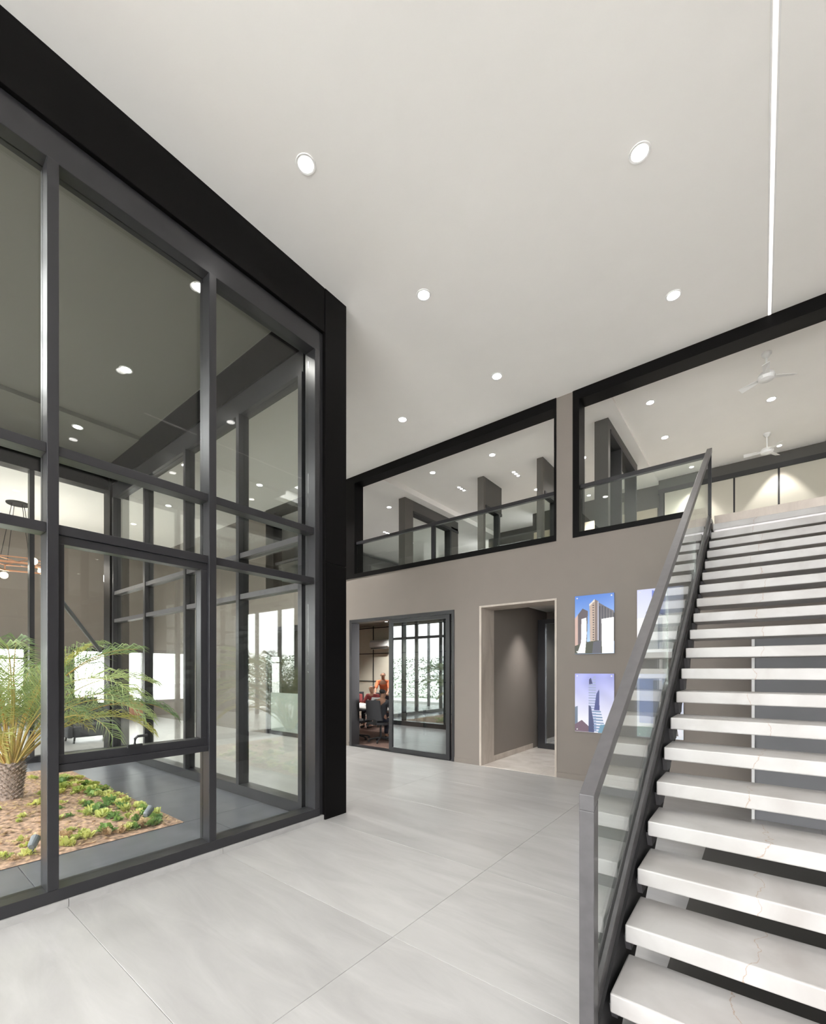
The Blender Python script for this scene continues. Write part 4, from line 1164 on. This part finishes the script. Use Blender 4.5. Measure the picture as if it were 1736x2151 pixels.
def person(loc, rz, label, shirt, sit, lean, hair_len=0.0, reach=0.25):
    """one continuous skinned body; shirt, trousers, shoes and hair are garments on it. faces +y"""
    p = thing('person', label, 'person', (loc[0], loc[1], 0.004), rz)
    hip = Vector((0, 0, 0.50 if sit else 0.92))
    sl, cl_ = math.sin(lean), math.cos(lean)
    def sp(d): return hip + Vector((0, sl * d, cl_ * d))
    P = []; E = []
    def add(v, r, r2=None, link=None):
        P.append((v[0], v[1], v[2], r, r2 if r2 else r))
        if link is not None: E.append((link, len(P) - 1))
        return len(P) - 1
    pelvis = add(hip, 0.135, 0.105)
    waist = add(sp(0.17), 0.125, 0.095, pelvis)
    chest = add(sp(0.36), 0.15, 0.105, waist)
    upper = add(sp(0.46), 0.12, 0.085, chest)
    neck = add(sp(0.54), 0.052, 0.052, upper)
    hb = sp(0.54) + Vector((0, 0.02 + sl * 0.05, 0.06))
    jaw = add(hb + Vector((0, 0.02, 0.02)), 0.066, 0.075, neck)
    mid = add(hb + Vector((0, 0.02, 0.09)), 0.078, 0.092, jaw)
    top = add(hb + Vector((0, 0.005, 0.155)), 0.055, 0.065, mid)
    legs = {}; arms = {}
    for s in (-1, 1):
        if sit:
            kn = Vector((s * 0.12, 0.44, 0.50)); an = Vector((s * 0.12, 0.42, 0.09)); hj = hip + Vector((s * 0.10, 0.05, -0.02))
        else:
            kn = hip + Vector((s * 0.11, 0.03, -0.42)); an = Vector((s * 0.12, -0.02, 0.08)); hj = hip + Vector((s * 0.095, 0, -0.07))
        a = add(hj, 0.088, None, pelvis); b = add(kn, 0.058, None, a); c = add(kn.lerp(an, 0.35), 0.055, None, b); d = add(an, 0.038, None, c)
        add(an + Vector((0, 0.08, -0.045)), 0.036, None, d)
        legs[s] = (hj, kn, an)
        sh = sp(0.46) + Vector((s * 0.185, 0, -0.005))
        el = sh + Vector((s * 0.05, 0.10 + 0.3 * sl, -0.25))
        wr = el + Vector((-s * 0.04, 0.20 + reach * 0.3, -0.03 if sit else -0.12))
        a = add(sh, 0.062, None, upper); b = add(sh.lerp(el, 0.5), 0.05, None, a); c = add(el, 0.042, None, b); d = add(el.lerp(wr, 0.4), 0.038, None, c); e = add(wr, 0.027, None, d)
        palm_ = add(wr + Vector((0, 0.06, -0.005)), 0.027, 0.020, e)
        for q in range(4):
            off = -0.027 + q * 0.018; L = (0.055, 0.065, 0.062, 0.05)[q]
            f = add(wr + Vector((off, 0.085 + L * 0.5, -0.008)), 0.0085, None, palm_)
            add(wr + Vector((off, 0.085 + L, -0.028)), 0.0075, None, f)
        f = add(wr + Vector((-s * 0.035, 0.055, -0.008)), 0.011, None, e); add(wr + Vector((-s * 0.045, 0.095, -0.02)), 0.009, None, f)
        arms[s] = (sh, el, wr)
    body = skin_obj('body', P, E, M_SKIN, p)
    # face
    fc = hb + Vector((0, 0.02, 0.085))
    nb = MB()
    nb.tube([fc + Vector((0, 0.082, 0.02)), fc + Vector((0, 0.104, -0.015)), fc + Vector((0, 0.085, -0.022))], [0.008, 0.014, 0.008], 8)
    for o_ in nb.v[:]: pass
    nb.v = [tuple(Vector(q) / K) for q in nb.v]
    nb.build('nose', M_SKIN, p, smooth=True, local=True)
    ey = MB()
    for s in (-1, 1):
        ey.lathe([(0.002, -0.008), (0.010, 0), (0.002, 0.008)], 8, c=fc + Vector((s * 0.031, 0.079, 0.012)))
    ey.lathe([(0.002, -0.004), (0.022, 0), (0.002, 0.004)], 10, c=fc + Vector((0, 0.066, -0.05)))
    ey.v = [tuple(Vector(q) / K) for q in ey.v]
    ey.build('eyes', M_EYE, p, local=True)
    er = MB()
    for s in (-1, 1):
        er.lathe([(0.004, -0.03), (0.014, 0.0), (0.010, 0.03)], 8, c=fc + Vector((s * 0.079, 0.0, 0.0)))
    er.v = [tuple(Vector(q) / K) for q in er.v]
    er.build('ears', M_SKIN, p, smooth=True, local=True)
    # hair
    hr = [(*(hb + Vector((0, -0.012, 0.165))), 0.066, 0.08), (*(hb + Vector((0, -0.022, 0.11))), 0.086, 0.088), (*(hb + Vector((0, -0.04, 0.05 - hair_len))), 0.072, 0.05)]
    skin_obj('hair', hr, [(0, 1), (1, 2)], M_HAIR, p)
    # shirt
    S = []; SE = []
    def sadd(v, r, r2=None, link=None):
        S.append((v[0], v[1], v[2], r, r2 if r2 else r))
        if link is not None: SE.append((link, len(S) - 1))
        return len(S) - 1
    a0 = sadd(sp(-0.02), 0.150, 0.122); a1 = sadd(sp(0.17), 0.140, 0.11, a0); a2 = sadd(sp(0.36), 0.166, 0.122, a1); a3 = sadd(sp(0.465), 0.132, 0.098, a2); sadd(sp(0.515), 0.064, 0.062, a3)
    for s in (-1, 1):
        sh, el, wr = arms[s]
        q = sadd(sh, 0.075, None, a3); q = sadd(sh.lerp(el, 0.5), 0.062, None, q); sadd(sh.lerp(el, 0.92), 0.056, None, q)
    skin_obj('shirt', S, SE, shirt, p)
    # trousers
    Tt = []; TE = []
    def tadd(v, r, r2=None, link=None):
        Tt.append((v[0], v[1], v[2], r, r2 if r2 else r))
        if link is not None: TE.append((link, len(Tt) - 1))
        return len(Tt) - 1
    t0 = tadd(hip + Vector((0, 0, 0.0)), 0.146, 0.118); tadd(sp(0.08), 0.138, 0.11, t0)
    for s in (-1, 1):
        hj, kn, an = legs[s]
        q = tadd(hj, 0.10, None, t0); q = tadd(kn, 0.072, None, q); q = tadd(kn.lerp(an, 0.4), 0.066, None, q); tadd(kn.lerp(an, 0.94), 0.056, None, q)
    skin_obj('trousers', Tt, TE, M_TROUSER, p)
    for s in (-1, 1):
        an = legs[s][2]
        skin_obj('shoe', [(an[0], an[1] - 0.04, 0.045, 0.042, 0.042), (an[0], an[1] + 0.07, 0.04, 0.044, 0.036), (an[0], an[1] + 0.17, 0.032, 0.036, 0.028)], [(0, 1), (1, 2)], M_SHOE, p)
    return p

person((-8.62, 9.55), math.radians(215), 'standing person in an orange shirt leaning over the meeting table', M_SHIRT_O, False, 0.42)
person((-7.95, 8.45), math.radians(190), 'seated person in a dark red shirt on the far side of the table', M_SHIRT_R, True, 0.25)
person((-8.75, 8.55), math.radians(215), 'seated person in dark red leaning in at the left table end', M_SHIRT_R, True, 0.42, 0.06)
person((-6.10, 6.66), math.radians(8), 'seated person in a charcoal shirt with their back to the door', M_SHIRT_C, True, 0.12)
office_chair(-7.95, 8.45, math.radians(190), 'black office chair under the dark red shirted person across the table')
office_chair(-8.75, 8.55, math.radians(215), 'black office chair under the person leaning in at the table end')
office_chair(-6.10, 6.66, math.radians(8), 'black office chair under the charcoal shirted person')
office_chair(-6.72, 6.64, math.radians(-6), 'empty black office chair nearest the open sliding door')

# ---------------------------------------------------------------- lounge seats seen past the courtyard
def lounge_chair(x, y, rz, mat, label, name):
    c = thing(name, label, 'chair', (x, y, 0), rz)
    MB().box(-0.36, 0.36, -0.34, 0.34, 0.12, 0.36).build('seat', mat, c, 0.03, local=True)
    MB()._add([(-0.36, -0.20, 0.30), (0.36, -0.20, 0.30), (0.36, -0.34, 0.70), (-0.36, -0.34, 0.70), (-0.36, -0.36, 0.30), (0.36, -0.36, 0.30), (0.36, -0.46, 0.70), (-0.36, -0.46, 0.70)],
              [(3, 2, 1, 0), (4, 5, 6, 7), (0, 1, 5, 4), (1, 2, 6, 5), (2, 3, 7, 6), (3, 0, 4, 7)]).build('backrest', mat, c, 0.02, local=True)
    for s in (-1, 1):
        MB().box(s * 0.36, s * 0.45, -0.34, 0.34, 0.12, 0.50).build('armrest', mat, c, 0.02, local=True)
        for t in (-1, 1):
            MB().tube([(s * 0.34, t * 0.28, 0.0), (s * 0.32, t * 0.26, 0.125)], 0.018, 8).build('leg', M_BLACK, c, local=True)
    return c
lounge_chair(-14.7, 5.10, math.radians(-70), M_ORANGE, 'orange upholstered lounge chair beyond the courtyard glass', 'lounge_chair')
lounge_chair(-14.6, 3.9, math.radians(-100), M_DARKFAB, 'dark lounge chair beside the orange lounge chair', 'lounge_chair')
lounge_chair(-11.0, 3.05, math.radians(-90), M_DARKFAB, 'dark lounge chair low behind the palm fronds', 'lounge_chair')

# ---------------------------------------------------------------- garden outside (seen in reflections)
ground = MB().box(-60, 60, -60, 60, -0.5, -0.26).box(XL - 7, XG, -30, -3.4, -0.26, -0.03).box(XG, 9, -30, -4.7, -0.26, -0.03).box(-40, -15.7, -20, 20, -0.26, -0.06).build('terrain', M_PAVING)
struct(ground, 'pale paving outside the building', 'ground')
rh = random.Random(9)
hm = MB()
for k in range(12000):
    x = rh.uniform(-22, -1); y = -7.6 + rh.uniform(-0.5, 0.5); z = rh.uniform(-0.05, 2.2)
    a = rh.uniform(0, 6.28); e = rh.uniform(-0.6, 0.9); s = 0.075
    d = Vector((math.cos(a) * math.cos(e), math.sin(a) * math.cos(e), math.sin(e))) * s; t = Vector((-math.sin(a), math.cos(a), rh.uniform(-.5, .5))) * s * 0.5
    c = Vector((x, y, z))
    hm.quad(c - d, c - t, c + d, c + t)
hedge = hm.build('hedge', M_HEDGE)
tag(hedge, 'clipped green hedge outside the courtyard, seen in reflections', 'hedge', kind='stuff')
def tree(x, y, h, seed, label):
    r = random.Random(seed)
    t = thing('garden_tree', label, 'tree', (x, y, -0.03), group='garden trees')
    MB().tube([(0, 0, -0.1), (0.05, 0, h * 0.3), (-0.03, 0.05, h * 0.6)], [0.11, 0.08, 0.04], 8).build('trunk', M_BARK, t, local=True)
    cm = MB()
    for k in range(2600):
        v = Vector((r.gauss(0, 1), r.gauss(0, 1), r.gauss(0, 1))).normalized() * (r.random() ** 0.4)
        c = Vector((v.x * h * 0.3, v.y * h * 0.3, h * 0.68 + v.z * h * 0.3))
        a = r.uniform(0, 6.28); e = r.uniform(-0.8, 0.8); s = 0.11
        d = Vector((math.cos(a) * math.cos(e), math.sin(a) * math.cos(e), math.sin(e))) * s; q = Vector((-math.sin(a), math.cos(a), 0.2)) * s * 0.5
        cm.quad(c - d, c - q, c + d, c + q)
    cm.build('crown', M_HEDGE, t, local=True)
tree(-12.5, -12.0, 4.6, 31, 'leafy garden tree at the left beyond the hedge')
tree(-7.0, -13.0, 3.8, 32, 'leafy garden tree in the middle beyond the hedge')
tree(-3.6, -11.5, 4.2, 33, 'leafy garden tree at the right beyond the hedge')

# ---------------------------------------------------------------- drawing units -> metres
for me in bpy.data.meshes:
    n = len(me.vertices)
    co = np.empty(n * 3, np.float32); me.vertices.foreach_get('co', co)
    me.vertices.foreach_set('co', co * K)
    if me.skin_vertices:
        for v in me.skin_vertices[0].data:
            v.radius = (v.radius[0] * K, v.radius[1] * K)
    me.update()
for o in bpy.data.objects:
    o.location = Vector(o.location) * K
